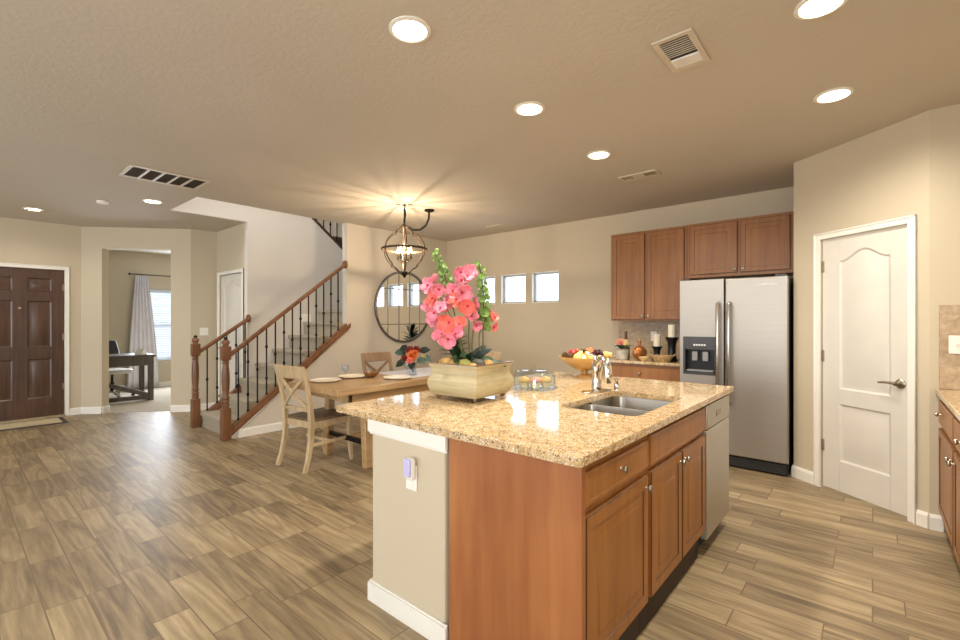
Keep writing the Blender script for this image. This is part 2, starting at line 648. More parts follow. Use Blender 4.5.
def wall_run(name, p0, p1, z0, z1, th, mat, holes=(), label='', loc0=True):
    """wall from p0 to p1 (room on its right-hand side when th>0 goes to the left); holes in (s0,z0,s1,z1)"""
    p0, p1 = Vector(p0), Vector(p1)
    L = (p1 - p0).length
    d = (p1 - p0) / L
    ang = math.atan2(d.y, d.x)
    mb = MB()
    xs = sorted({0.0, L, *[h[0] for h in holes], *[h[2] for h in holes]})
    zs = sorted({z0, z1, *[h[1] for h in holes], *[h[3] for h in holes]})
    vid, vs, fs = {}, [], []

    def V(x, y, z):
        k = (round(x, 5), round(y, 5), round(z, 5))
        if k not in vid:
            vid[k] = len(vs)
            vs.append((x, y, z))
        return vid[k]
    solid = {}
    nx, nz = len(xs) - 1, len(zs) - 1
    for i in range(nx):
        for j in range(nz):
            cx, cz = (xs[i] + xs[i + 1]) / 2, (zs[j] + zs[j + 1]) / 2
            solid[i, j] = not any(h[0] < cx < h[2] and h[1] < cz < h[3] for h in holes)
    for (i, j), s in solid.items():
        if not s:
            continue
        a, b, c, e = xs[i], xs[i + 1], zs[j], zs[j + 1]
        fs.append((V(a, 0, c), V(b, 0, c), V(b, 0, e), V(a, 0, e)))
        fs.append((V(a, th, c), V(a, th, e), V(b, th, e), V(b, th, c)))
        if not solid.get((i - 1, j)):
            fs.append((V(a, 0, c), V(a, 0, e), V(a, th, e), V(a, th, c)))
        if not solid.get((i + 1, j)):
            fs.append((V(b, 0, c), V(b, th, c), V(b, th, e), V(b, 0, e)))
        if not solid.get((i, j - 1)):
            fs.append((V(a, 0, c), V(a, th, c), V(b, th, c), V(b, 0, c)))
        if not solid.get((i, j + 1)):
            fs.append((V(a, 0, e), V(b, 0, e), V(b, th, e), V(a, th, e)))
    mb.add(vs, fs)
    o = mb.build(name, mat, loc=(p0.x, p0.y, 0), rot=(0, 0, ang), smooth=False)
    return struct(o, label or name.replace('_', ' '), 'wall')


def baseboard(name, pts, inward, h=0.10, t=0.016):
    """strip along a polyline; inward: +1 board sits on the right-hand side of travel"""
    mb = MB()
    for a, b in zip(pts[:-1], pts[1:]):
        a, b = Vector((a[0], a[1], 0)), Vector((b[0], b[1], 0))
        d = (b - a).normalized()
        n = Vector((d.y, -d.x, 0)) * inward
        e = d * t * 0.5
        rings = []
        for p in (a - e * 0, b + e * 0):
            rings.append([tuple(p + n * 0.001), tuple(p + n * t), tuple(p + n * t + Vector((0, 0, h - 0.02))), tuple(p + n * (t * 0.45) + Vector((0, 0, h))), tuple(p + n * 0.001 + Vector((0, 0, h)))])
        mb.loft(rings)
    return struct(mb.build(name, M['white'], smooth=False), 'white baseboard along the ' + name.split('_', 1)[1].replace('_', ' ') + ' wall', 'baseboard')


# floor
struct(MB().box(-9.6, YREAR - 0.1, -0.06, XR + 0.1, YB + 0.1, 0.0).build('floor', M['floor'], smooth=False), 'wood-look plank tile floor of the open room', 'floor')
# ceiling with the stair-well opening
HX0, HX1, HY0, HY1 = XS, -5.66, 1.80, 5.45
mb = MB()
for b in ((-9.0, YREAR - 0.1, HX0 - 0.05, YB + 0.1), (HX0 - 0.05, YREAR - 0.1, HX1, HY0), (HX0 - 0.05, HY1, HX1, YB + 0.1), (HX1, YREAR - 0.1, XR + 0.1, YB + 0.1)):
    mb.box(b[0], b[1], CEIL, b[2], b[3], CEIL + 0.28)
o = mb.build('ceiling', M['ceil'], smooth=False)
struct(o, 'tan knockdown-textured ceiling with a stair-well opening', 'ceiling')
# lining of the opening, painted like the stair wall
mb = MB()
mb.box(HX0 - 0.049, HY0, CEIL + 0.0005, HX0, 2.7195, CEIL + 0.284)
mb.box(HX1 - 0.006, HY0, CEIL + 0.001, HX1, HY1, CEIL + 0.29)
mb.box(HX0, HY0, CEIL + 0.001, HX1, HY0 + 0.006, CEIL + 0.29)
mb.box(HX0, HY1 - 0.006, CEIL + 0.001, HX1, HY1, CEIL + 0.29)
struct(mb.build('trim_1', M['stairwall'], smooth=False), 'pale plaster edge of the stair-well opening in the ceiling', 'trim')

# kitchen back wall with the three small windows
WIN = [(-4.845, -4.50), (-4.385, -3.915), (-3.81, -3.355)]
WZ0, WZ1 = 1.612, 2.062
holes = []
for a, b in WIN:
    holes.append((0.16 - a if False else (-0.0), 0, 0, 0))
holes = [(XR - b, WZ0, XR - a, WZ1) for a, b in WIN]
wall_run('wall_back', (XR, YB), (-5.72, YB), 0, CEIL, -0.16, M['wall'], holes, 'tan kitchen back wall with three small square windows')
for i, (a, b) in enumerate(WIN):
    f = MB()
    fw = 0.035
    y0, y1 = YB + 0.050, YB + 0.105
    for q in ((a, WZ0, a + fw, WZ1), (b - fw, WZ0, b, WZ1), (a, WZ0, b, WZ0 + fw), (a, WZ1 - fw, b, WZ1)):
        f.box(q[0], y0, q[1], q[2], y1, q[3])
    root = f.build('window_%d' % (i + 1), M['winframe'], bevel=0.003, smooth=False)
    struct(root, 'small square white-framed window, %s of the three' % ('leftmost', 'middle', 'rightmost')[i], 'window')
    MB().box(a + fw - 0.004, YB + 0.073, WZ0 + fw - 0.004, b - fw + 0.004, YB + 0.079, WZ1 - fw + 0.004).build('pane', M['pane'], root, smooth=False)
    s = MB()
    s.box(a, YB - 0.004, WZ0 - 0.0, b, YB + 0.0495, WZ0 + 0.012)
    s.build('window_sill', M['white'], root, smooth=False)
    s = MB()
    s.box(a, YB - 0.003, WZ0 + 0.012, a + 0.010, YB + 0.0495, WZ1)
    s.box(b - 0.010, YB - 0.003, WZ0 + 0.012, b, YB + 0.0495, WZ1)
    s.box(a + 0.010, YB - 0.003, WZ1 - 0.010, b - 0.010, YB + 0.0495, WZ1)
    s.build('reveal_lining', M['white'], root, smooth=False)

# dining wall: full height behind the mirror, a sloping half wall under the stair rail
SL0, SLM = 2.12, 0.80     # stair slope origin and pitch


def sl(y):
    return (y - SL0) * SLM


mb = MB()
mb.prism([(2.14, 0.0), (YB + 0.1, 0.0), (YB + 0.1, CEIL), (3.645, CEIL), (3.645, sl(3.645))], XM - 0.11, XM, 'x')
struct(mb.build('wall_left', M['litwall'], smooth=False), 'tan dining wall carrying the round mirror, sloping under the stairs', 'wall')
# stair wall with a sloping top beside the upper flight
mb = MB()
mb.prism([(2.72, 0.0), (YB + 0.1, 0.0), (YB + 0.1, 1.45), (4.245, 2.483), (3.664, 2.942), (2.3, 4.02), (1.9, 4.05), (1.9, CEIL + 0.285), (2.72, CEIL + 0.285)], XS - 0.1, XS, 'x')
struct(mb.build('wall_stair', M['stairwall'], smooth=False), 'pale wall rising beside the carpeted stairs', 'wall')
# closet wall, recess wall, angled office wall, entry wall
wall_run('wall_closet', (XS - 0.1, 2.72), (-7.68, 2.72), 0, CEIL, -0.1, M['wall'], [(0.055, 0.0, 0.885, 2.05)], 'narrow tan wall with the white closet door beside the stairs')
wall_run('wall_recess', (-7.68, 2.72), (-7.72, 2.38), 0, CEIL, -0.1, M['wall'], (), 'short tan wall between the office opening and the closet door')
A45, B45 = Vector((XE, 1.28)), Vector((-7.72, 2.38))
L45 = (B45 - A45).length
wall_run('wall_office', (B45.x, B45.y), (A45.x, A45.y), 0, CEIL, -0.15, M['wall'], [(L45 - 1.208, 0, L45 - 0.275, 2.41)], 'angled tan wall with the open doorway to the office')
wall_run('wall_entry', (XE, 1.28), (XE, YREAR), 0, CEIL, -0.14, M['wall'], [(1.28 - 1.10, 0, 1.28 - 0.16, 2.07)], 'tan entry wall holding the front door')
# pantry corner
PA, PB = Vector((-0.52, 4.79)), Vector((0.28, 4.16))
dP = (PB - PA).normalized()
LP = (PB - PA).length
wall_run('wall_pantry_side', (-0.52, YB), (-0.52, 4.79), 0, CEIL, 0.1, M['wall'], (), 'tan return wall beside the refrigerator')
wall_run('wall_pantry', (PA.x, PA.y), (PB.x, PB.y), 0, CEIL, 0.1, M['wall'], [(0.255, 0.0, 0.902, 2.012)], 'angled tan wall holding the white pantry door')
wall_run('wall_right_end', (0.28, 4.16), (XR + 0.1, 4.16), 0, CEIL, 0.1, M['wall'], (), 'tan wall at the end of the right-hand counter')
wall_run('wall_right', (XR, 4.26), (XR, YREAR), 0, CEIL, 0.12, M['wall'], [(4.26 + 0.6, 1.05, 4.26 + 2.6, 2.05)], 'tan wall behind the right-hand counter')
wall_run('wall_rear', (XR, YREAR), (XE - 0.2, YREAR), 0, CEIL, 0.12, M['wall'], [(1.4, 0.4, 5.0, 2.35), (6.3, 0.05, 8.8, 2.35)], 'tan living room wall with wide windows behind the camera')
# upstairs shell seen through the opening
mb = MB()
mb.box(-7.9, 1.7, CEIL + 0.28, -7.8, YB + 0.1, 5.4)
mb.box(-7.9, 1.6, CEIL + 0.29, -5.5, 1.7, 5.4)
mb.box(-7.9, YB, CEIL + 0.29, -5.5, YB + 0.1, 5.4)
mb.box(-5.6, 1.7, CEIL + 0.29, -5.5, YB, 5.4)
mb.box(-7.9, 1.6, 5.4, -5.5, YB + 0.1, 5.5)
struct(mb.build('wall_upstairs', M['stairwall'], smooth=False), 'pale upper-floor walls seen through the stair-well opening', 'wall')
mb = MB()
mb.box(-7.9, 2.82, 0, -7.8, YB + 0.1, CEIL + 0.28)
mb.box(-7.9, YB, 0, XM - 0.11, YB + 0.1, CEIL + 0.285)
struct(mb.build('wall_stair_rear', M['stairwall'], smooth=False), 'pale wall at the stair landing', 'wall')

# baseboards
baseboard('baseboard_left', [(XM, 2.20), (XM, YB)], 1)
baseboard('baseboard_back', [(XM, YB), (-2.45, YB)], 1)
baseboard('baseboard_pantry_side', [(-0.52, 5.5), (-0.52, 4.79)], 1)
p = lambda s: (PA.x + dP.x * s, PA.y + dP.y * s)
d45 = (B45 - A45).normalized()
q = lambda s: (A45.x + d45.x * s, A45.y + d45.y * s)
baseboard('baseboard_pantry', [p(0), p(0.205)], 1)
baseboard('baseboard_pantry_end', [p(0.952), p(LP), (0.345, 4.16)], 1)
n45 = Vector((-d45.y, d45.x))
baseboard('baseboard_office', [(XE, 1.152), (XE, 1.28), q(0.275), (q(0.275)[0] + n45.x * 0.15, q(0.275)[1] + n45.y * 0.15)], 1)
baseboard('baseboard_recess', [q(1.208), q(L45), (-7.68, 2.72)], 1)
baseboard('baseboard_entry', [(XE, YREAR), (XE, 0.08)], 1)

# ------------------------------------------------------------------ doors


DARK_RINGS = {}


def ring_panel(mb, outline, y, prof):
    """outline(inset)->list of (x,z); nested rings with depth -> moulded panel facing -y"""
    rings = [[(px, y - dz, pz) for px, pz in outline(i)] for i, dz in prof]
    n = len(rings[0])
    vs = [p_ for r in rings for p_ in r]
    fs = []
    for i in range(len(rings) - 1):
        for k in range(n):
            fs.append((i * n + k, i * n + (k + 1) % n, (i + 1) * n + (k + 1) % n, (i + 1) * n + k))
    fs.append(tuple((len(rings) - 1) * n + k for k in range(n)))
    mb.add(vs, fs)


def rect(x0, z0, x1, z1):
    return lambda i: [(x0 + i, z0 + i), (x1 - i, z0 + i), (x1 - i, z1 - i), (x0 + i, z1 - i)]


def arch(x0, z0, x1, z1, rise, n=14):
    def f(i):
        pts = [(x0 + i, z0 + i), (x1 - i, z0 + i)]
        for k in range(n + 1):
            t = k / n
            x = (x1 - i) + ((x0 + i) - (x1 - i)) * t
            u = (x - (x0 + x1) / 2) / ((x1 - x0) / 2)
            z = z1 - i + rise * (0.5 + 0.5 * math.cos(PI * min(1, abs(u) * 1.08))) if abs(u) < 0.93 else z1 - i
            pts.append((x, z))
        return pts
    return f


MOULD = [(0, 0.0), (0.012, -0.010), (0.026, -0.010), (0.052, -0.002)]


def panel_door(name, wd, ht, t, cols, rows, mat, archtop=None):
    """front at y=0 facing -y, slab to y=t; cols [(x0,x1)], rows [(z0,z1)] bottom-up"""
    mb = MB()
    xs = [0] + [v for c in cols for v in c] + [wd]
    zs = [0] + [v for c in rows for v in c] + [ht]
    for i in range(0, len(xs), 2):
        mb.box(xs[i], 0, 0, xs[i + 1], t, ht)
    for c in cols:
        for j in range(0, len(zs), 2):
            top = (j == len(zs) - 2)
            if top and archtop:
                f = arch(c[0], rows[-1][0], c[1], rows[-1][1], archtop)(0)[2:]
                mb.prism([(c[0], ht)] + [(x, z) for x, z in reversed(f)] + [(c[1], ht)], 0, t, 'y')
            else:
                mb.box(c[0], 0, zs[j], c[1], t, zs[j + 1])
        for j, r_ in enumerate(rows):
            ol = arch(c[0], r_[0], c[1], r_[1], archtop) if (archtop and j == len(rows) - 1) else rect(c[0], r_[0], c[1], r_[1])
            ring_panel(mb, ol, 0.0, MOULD)
        mb.box(c[0] - 0.01, t - 0.006, 0.01, c[1] + 0.01, t - 0.001, ht - 0.01)
    return mb


def lever(parent, x, z, direction):
    mb = MB()
    mb.at(T(x, 0, z) @ Matrix.Rotation(R(90), 4, 'X')).lathe([(0.033, 0.0), (0.033, 0.006), (0.024, 0.012), (0.012, 0.014), (0.012, 0.05), (0.014, 0.055), (0.0, 0.057)], 20)
    mb.at().tube([(x, -0.048, z), (x + direction * 0.03, -0.05, z + 0.003), (x + direction * 0.07, -0.05, z + 0.002), (x + direction * 0.115, -0.046, z - 0.004)], [0.011, 0.010, 0.008, 0.007], 10)
    mb.build('lever_handle', M['nickel'], parent)


def hinge(parent, x, z):
    MB().box(x - 0.012, -0.006, z - 0.045, x + 0.012, 0.004, z + 0.045).build('hinge', M['nickel'], parent, bevel=0.002)


def casing(parent, wd, ht, cw=0.050, t=0.017, extra=0.0):
    mb = MB()
    mb.box(-cw, -t, 0, 0.0, 0.0, ht + cw)
    mb.box(wd, -t, 0, wd + cw, 0.0, ht + cw)
    mb.box(0, -t, ht, wd, 0.0, ht + cw)
    mb.box(-cw, -t - 0.006, 0, -cw + 0.014, 0.0, ht + cw)
    mb.box(wd + cw - 0.014, -t - 0.006, 0, wd + cw, 0.0, ht + cw)
    mb.box(-cw, -t - 0.006, ht + cw - 0.014, wd + cw, 0.0, ht + cw)
    return mb.build('door_frame', M['white'], parent, bevel=0.003)


def door_root(name, loc, ang, label):
    o = thing(name, label, 'door', loc, ang)
    return struct(o)


# pantry door: local x along the angled wall, -y to the room
ang = math.atan2(dP.y, dP.x)
r_ = door_root('door_3', (p(0.257)[0], p(0.257)[1], 0.0), ang, 'white two-panel arched pantry door on the angled wall')
casing(r_, 0.643, 2.008)
mb = panel_door('slab', 0.637, 1.985, 0.038, [(0.141, 0.512)], [(0.235, 0.68), (0.80, 1.80)], M['doorwhite'], 0.075)
sl_ = mb.build('door_slab', M['doorwhite'], r_, loc=(0.003, 0.012, 0.018), bevel=0.002)
lever(sl_, 0.582, 0.90, -1)
for z in (0.33, 1.05, 1.77):
    hinge(sl_, 0.004, z)

# front door on the entry wall (faces +x): local x -> +y
r_ = door_root('door_1', (XE, 0.16, 0), R(90), 'dark brown six-panel front door in a white frame')
casing(r_, 0.94, 2.07)
mb = panel_door('slab', 0.93, 2.04, 0.045, [(0.125, 0.415), (0.56, 0.80)], [(0.26, 0.80), (0.965, 1.60), (1.735, 1.915)], M['frontdoor'])
sl_ = mb.build('door_slab', M['frontdoor'], r_, loc=(0.005, 0.02, 0.025), bevel=0.002)
for z in (0.4, 1.1, 1.8):
    hinge(sl_, 0.927, z)
MB().box(0.0, -0.07, 0.0, 0.94, 0.05, 0.024).build('threshold', M['sill'], r_, bevel=0.006)
MB().lathe([(0.016, 0), (0.016, 0.006), (0.008, 0.008), (0, 0.009)], 12).build('peephole', M['nickel'], sl_, loc=(0.4875, 0, 1.5), rot=(R(90), 0, 0))

# closet door beside the stairs (faces -y)
r_ = door_root('door_2', (-7.55, 2.72, 0), 0, 'white panelled closet door behind the stair newel posts')
casing(r_, 0.82, 2.04)
mb = panel_door('slab', 0.81, 2.02, 0.038, [(0.13, 0.68)], [(0.24, 0.80), (0.94, 1.84)], M['doorwhite'], 0.075)
sl_ = mb.build('door_slab', M['doorwhite'], r_, loc=(0.005, 0.012, 0.015), bevel=0.002)
lever(sl_, 0.06, 0.93, 1)
for z in (0.35, 1.07, 1.8):
    hinge(sl_, 0.806, z)

# ------------------------------------------------------------------ stairs
mb = MB()
RUN, RISE, NS = 0.2375, 0.19, 8
prof = [(2.13, 0.0)]
for k in range(NS):
    y = 2.13 + RUN * k
    prof += [(y, RISE * (k + 1) - 0.045), (y - 0.025, RISE * (k + 1) - 0.035), (y - 0.025, RISE * (k + 1) - 0.006), (y - 0.015, RISE * (k + 1))]
    if k < NS - 1:
        prof.append((y + RUN, RISE * (k + 1)))
prof += [(YB - 0.005, RISE * NS), (YB - 0.005, 0.0)]
mb.prism(prof, XS + 0.004, XM - 0.115, 'x')
o = mb.build('stairs', M['carpet'], loc=(0, 0, 0))
tag(struct(o), 'carpeted straight stairs rising beside the dining wall', 'stairs')


def newel(mb):
    h = 0.045
    mb.box(-h, -h, 0, h, h, 0.36)
    mb.lathe([(0.045, 0.36), (0.030, 0.375), (0.044, 0.395), (0.030, 0.415), (0.044, 0.435), (0.030, 0.455), (0.042, 0.48), (0.030, 0.50), (0.036, 0.56), (0.042, 0.66), (0.040, 0.76), (0.030, 0.86), (0.040, 0.875), (0.028, 0.89), (0.044, 0.905), (0.045, 0.91)], 16)
    mb.box(-h, -h, 0.91, h, h, 1.06)
    mb.lathe([(0.046, 1.06), (0.030, 1.07), (0.030, 1.08), (0.043, 1.095), (0.043, 1.115), (0.028, 1.135), (0.0, 1.14)], 16)


def baluster(double):
    mb = MB()
    z1 = 0.805
    mb.box(-0.0065, -0.0065, 0, 0.0065, 0.0065, z1)
    ks = [0.20, 0.58] if double else [0.40]
    for k in ks:
        mb.ball((0, 0, k), (0.017, 0.017, 0.024), 8, 6)
    mb.lathe([(0.016, 0), (0.016, 0.012), (0.009, 0.024), (0.007, 0.026)], 8)
    return mb


BAL = [None, None]


def railing(name, label, x, y0, y1, nb, with_newel=True, end_rosette=True, first=0, flip=1, z_off=0.0, m=SLM, spacing=None):
    r = thing(name, label, 'railing', (x, y0, z_off))
    if with_newel:
        n_ = MB()
        newel(n_)
        nn = n_.build('newel_post', M['rail'], r, bevel=0.004)
        MB().lathe([(0.02, 0), (0.024, 0.012), (0.016, 0.028), (0.0, 0.032)], 12).build('cap', M['black'], nn, loc=(0, 0, 1.138))
    L = (y1 - y0)
    f = lambda y: y * m
    zb = 0.07
    zh = 0.915
    hr = MB()
    s = [(-0.028, -0.012), (-0.034, 0.012), (-0.026, 0.034), (0.0, 0.042), (0.026, 0.034), (0.034, 0.012), (0.028, -0.012)]
    a = 0.03 if with_newel else 0
    hr.loft([[(px, yy, f(yy) + zh + pz) for px, pz in s] for yy in (a, L)])
    hr.build('handrail', M['rail'], r)
    br = MB()
    br.loft([[(-0.035, yy, f(yy) + zz0), (0.035, yy, f(yy) + zz0), (0.035, yy, f(yy) + zb + 0.03), (-0.035, yy, f(yy) + zb + 0.03)] for yy, zz0 in ((a, 0.0), (L + 0.01, 0.0))])
    br.loft([[(0.03, yy, f(yy) + 0.005), (0.048, yy, f(yy) + 0.005), (0.048, yy, f(yy) + 0.065), (0.03, yy, f(yy) + 0.065)] for yy in (a, L + 0.06)])
    br.build('bottom_rail', M['rail'], r, bevel=0.004)
    if end_rosette:
        MB().at(T(0, L, f(L) + zh + 0.012) @ Matrix.Rotation(R(90), 4, 'X')).lathe([(0.055, -0.006), (0.055, 0.014), (0.045, 0.022), (0.0, 0.022)], 18).build('rosette', M['rail'], r)
    sp = spacing or (L - 0.22) / (nb - 1)
    for k in range(nb):
        y = 0.135 + sp * k
        d = (k + first) % 2
        if BAL[d] is None:
            b = baluster(d).build('baluster', M['blackmetal'], r)
            BAL[d] = b
        else:
            b = BAL[d].copy()
            COL.objects.link(b)
            b.parent = r
        b.location = (0, y, f(y) + zb + 0.03)
    return r


railing('stair_railing', 'long oak stair railing with black iron balusters on the dining side', -5.565, 2.065, 3.615, 13, first=0, m=0.78, spacing=0.1085)
railing('stair_railing', 'short oak stair railing with its newel post beside the closet door', -6.53, 2.065, 2.72, 5, first=0, m=0.70, spacing=0.118)
# upper railing on the sloping stair wall
r = thing('upper_railing', 'dark upper-flight railing glimpsed through the ceiling opening', 'railing', (XS - 0.05, 3.664, 2.942))
f = lambda y: -0.79 * y
MB().loft([[(-0.06, yy, f(yy)), (0.06, yy, f(yy)), (0.06, yy, f(yy) + 0.05), (-0.06, yy, f(yy) + 0.05)] for yy in (-1.3, 0.75)]).build('bottom_rail', M['frontdoor'], r, bevel=0.004)
MB().loft([[(-0.03, yy, f(yy) + 0.84), (0.03, yy, f(yy) + 0.84), (0.03, yy, f(yy) + 0.90), (-0.03, yy, f(yy) + 0.90)] for yy in (-1.3, 0.75)]).build('handrail', M['rail'], r, bevel=0.006)
for k in range(16):
    y = -1.2 + 0.12 * k
    b = BAL[k % 2].copy()
    COL.objects.link(b)
    b.parent = r
    b.location = (0, y, f(y) + 0.045)

# ------------------------------------------------------------------ wall plates


def plate(name, label, cat, loc, ang, kind='outlet', w_=0.072, h_=0.115):
    r = thing(name, label, cat, loc, ang)
    MB().box(-w_ / 2, -0.006, -h_ / 2, w_ / 2, 0, h_ / 2).build('cover_plate', M['whiteplastic'], r, bevel=0.003)
    mb = MB()
    if kind == 'outlet':
        for dz in (-0.028, 0.028):
            MB().at(T(0, -0.006, dz) @ Matrix.Rotation(R(90), 4, 'X')).lathe([(0.017, 0), (0.017, 0.002), (0, 0.002)], 14).build('socket', M['frosted'], r)
    else:
        n = max(1, round(w_ / 0.072) if w_ > 0.1 else 1)
        for k in range(n):
            x = (k - (n - 1) / 2) * 0.046
            t_ = MB()
            t_.box(x - 0.006, -0.016, -0.006, x + 0.006, -0.005, 0.012)
            t_.build('toggle', M['frosted'], r, bevel=0.002)
    return r


plate('light_switch', 'white light switch plate on the short wall beside the closet door', 'switch', (-7.70, 2.55, 1.19), R(83), 'switch', 0.115)
plate('light_switch', 'white switch plate on the pale stair wall above the steps', 'switch', (XS, 3.58, 1.40), R(90), 'switch', 0.16)

# ------------------------------------------------------------------ cabinets


def knob(parent, x, y, z):
    MB().at(T(x, y, z) @ Matrix.Rotation(R(90), 4, 'X')).lathe([(0.008, 0), (0.006, 0.004), (0.005, 0.012), (0.010, 0.016), (0.0155, 0.021), (0.014, 0.027), (0.006, 0.030), (0, 0.0305)], 14).build('knob', M['nickel'], parent)


CABP = [(0, 0.016), (0.004, 0.020), (0.048, 0.020), (0.054, 0.006), (0.070, 0.006), (0.100, 0.019), (0.104, 0.019)]
DRWP = [(0, 0.014), (0.006, 0.020), (0.018, 0.020), (0.019, 0.019)]


def cab_front(name, parent, x0, z0, x1, z1, mat, prof, knobpos=None):
    w_, h_ = x1 - x0, z1 - z0
    mb = MB()
    mb.box(0, -0.0155, 0, w_, -0.001, h_)
    ring_panel(mb, rect(0, 0, w_, h_), 0.0, prof)
    o = mb.build(name, mat, parent, loc=(x0, 0, z0), angle=30)
    # darker brown on the panel groove and the outer edge bevel
    if prof is CABP:
        o.data.materials.append(M['groovedark'])
        for fi in list(range(6, 10)) + list(range(6 + 4 * 2, 6 + 4 * 4)):
            o.data.polygons[fi].material_index = 1
    if knobpos:
        knob(o, knobpos[0] - x0, -0.018, knobpos[1] - z0)
    return o


def cabinet(name, label, loc, ang, wd, dp, z0, z1, doors=(), drawers=(), kick=0.0, hollow=False, group=None, cat='cabinet'):
    r = thing(name, label, cat, loc, ang, group)
    mb = MB()
    if hollow:
        for b in ((0, 0, z0, 0.018, dp, z1), (wd - 0.018, 0, z0, wd, dp, z1), (0.018, 0, z0, wd - 0.018, dp, z0 + 0.018), (0.018, 0, z0, wd - 0.018, 0.018, z1), (0.018, dp - 0.012, z0, wd - 0.018, dp, z1)):
            mb.box(*b)
    else:
        mb.box(0, 0, z0, wd, dp, z1)
    mb.build('carcass', M['cab'], r, bevel=0.002)
    if kick:
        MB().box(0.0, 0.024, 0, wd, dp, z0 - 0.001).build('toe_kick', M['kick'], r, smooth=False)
    for d in doors:
        cab_front('door', r, d[0], d[1], d[2], d[3], M['cab'], CABP, d[4] if len(d) > 4 else None)
    for d in drawers:
        cab_front('drawer', r, d[0], d[1], d[2], d[3], M['cab'], DRWP, d[4] if len(d) > 4 else None)
    return r


# island base cabinets: local x -> world +y, front at x = -0.735
FX = -0.737
ZC = 0.882
cabinet('base_cabinet', 'brown island base cabinet with one drawer over one door at the near corner', (FX, 1.372, 0), R(90), 0.570, 0.585, 0.155, ZC,
        doors=[(0.006, 0.165, 0.556, 0.698, (0.528, 0.655))], drawers=[(0.006, 0.730, 0.562, 0.846, (0.28, 0.795))], kick=1)
cabinet('sink_cabinet', 'brown island sink cabinet with a false drawer front and two doors', (FX, 1.945, 0), R(90), 0.860, 0.585, 0.155, ZC,
        doors=[(0.020, 0.165, 0.430, 0.704, (0.402, 0.66)), (0.446, 0.165, 0.842, 0.704, (0.474, 0.66))], drawers=[(0.018, 0.728, 0.846, 0.858)], kick=1, hollow=True)
# end panel: cherry panel on the near end of the island
o = MB().box(-1.320, 1.345, 0.0, -0.717, 1.369, ZC).build('end_panel', M['endpanel'], loc=(-1.0, 1.35, 0), smooth=False)
for v_ in o.data.vertices:
    v_.co.x += 1.0
    v_.co.y -= 1.35
tag(o, 'plain reddish wood panel closing the near end of the island', 'panel')
# dishwasher
r = thing('dishwasher', 'pale steel dishwasher at the far end of the island', 'dishwasher', (FX, 2.812, 0), R(90))
MB().box(0.0, 0.01, 0.10, 0.54, 0.57, 0.868).build('tub', M['darkgrey'], r)
mb = MB()
prof = [(0.012, 0.10), (-0.022, 0.102), (-0.022, 0.715), (-0.018, 0.722), (0.012, 0.722)]
mb.prism(prof, 0.006, 0.534, 'x')
mb.build('door_panel', M['dish'], r, bevel=0.003)
MB().box(0.006, -0.024, 0.728, 0.534, 0.01, 0.866).build('control_panel', M['dish'], r, bevel=0.006)
MB().box(0.20, -0.029, 0.780, 0.30, -0.023, 0.812).build('badge', M['nickel'], r, bevel=0.003)
MB().box(0.0, 0.05, 0.0, 0.54, 0.09, 0.099).build('toe_panel', M['black'], r)
o = MB().box(0.0, 0.0, 0.0, 0.022, 0.525, ZC).build('end_panel', M['cab'], loc=(FX - 0.06, 3.356, 0), rot=(0, 0, R(90)), smooth=False)
tag(o, 'narrow wood panel closing the far end of the island beside the dishwasher', 'panel')

# plaster half wall of the island
mb = MB()
mb.box(-1.842, 1.345, 0, -1.3445, 3.378, ZC - 0.001)
o = mb.build('wall_island', M['wall'], bevel=0.01, smooth=False)
struct(o, 'plastered half wall at the back of the kitchen island', 'half wall')
mb = MB()
for z0, z1, t in ((0.0, 0.09, 0.016), (0.09, 0.10, 0.009), (0.815, 0.880, 0.016), (0.805, 0.815, 0.009)):
    mb.box(-1.842 - t, 1.345 - t, z0, -1.342, 1.345, z1)
    mb.box(-1.342 - 0.014, 1.345 - t - 0.001, z0, -1.326, 1.345, z1)
    mb.box(-1.842 - t, 1.345, z0, -1.842, 3.378 + t, z1)
    mb.box(-1.842, 3.378, z0, -1.342, 3.378 + t, z1)
struct(mb.build('trim_2', M['white'], bevel=0.003), 'white moulding and baseboard round the island half wall', 'trim')
plate('outlet', 'white wall outlet on the end of the island half wall', 'outlet', (-1.548, 1.344, 0.660), 0)
r = thing('air_freshener', 'lilac plug-in air freshener on the island outlet', 'air freshener', (-1.532, 1.337, 0.704))
MB().box(-0.023, -0.032, -0.048, 0.023, -0.001, 0.050).build('case', M['whiteplastic'], r, bevel=0.012, segs=3)
MB().box(-0.021, -0.042, -0.030, 0.021, -0.029, 0.048).build('refill', M['lilac'], r, bevel=0.007, segs=3)

# granite island top with the sink cut-out


def rrect(x0, y0, x1, y1, r, n=6):
    pts = []
    for cx, cy, a in ((x1 - r, y0 + r, -90), (x1 - r, y1 - r, 0), (x0 + r, y1 - r, 90), (x0 + r, y0 + r, 180)):
        for k in range(n + 1):
            t = R(a + 90 * k / n)
            pts.append((cx + r * math.cos(t), cy + r * math.sin(t)))
    return pts


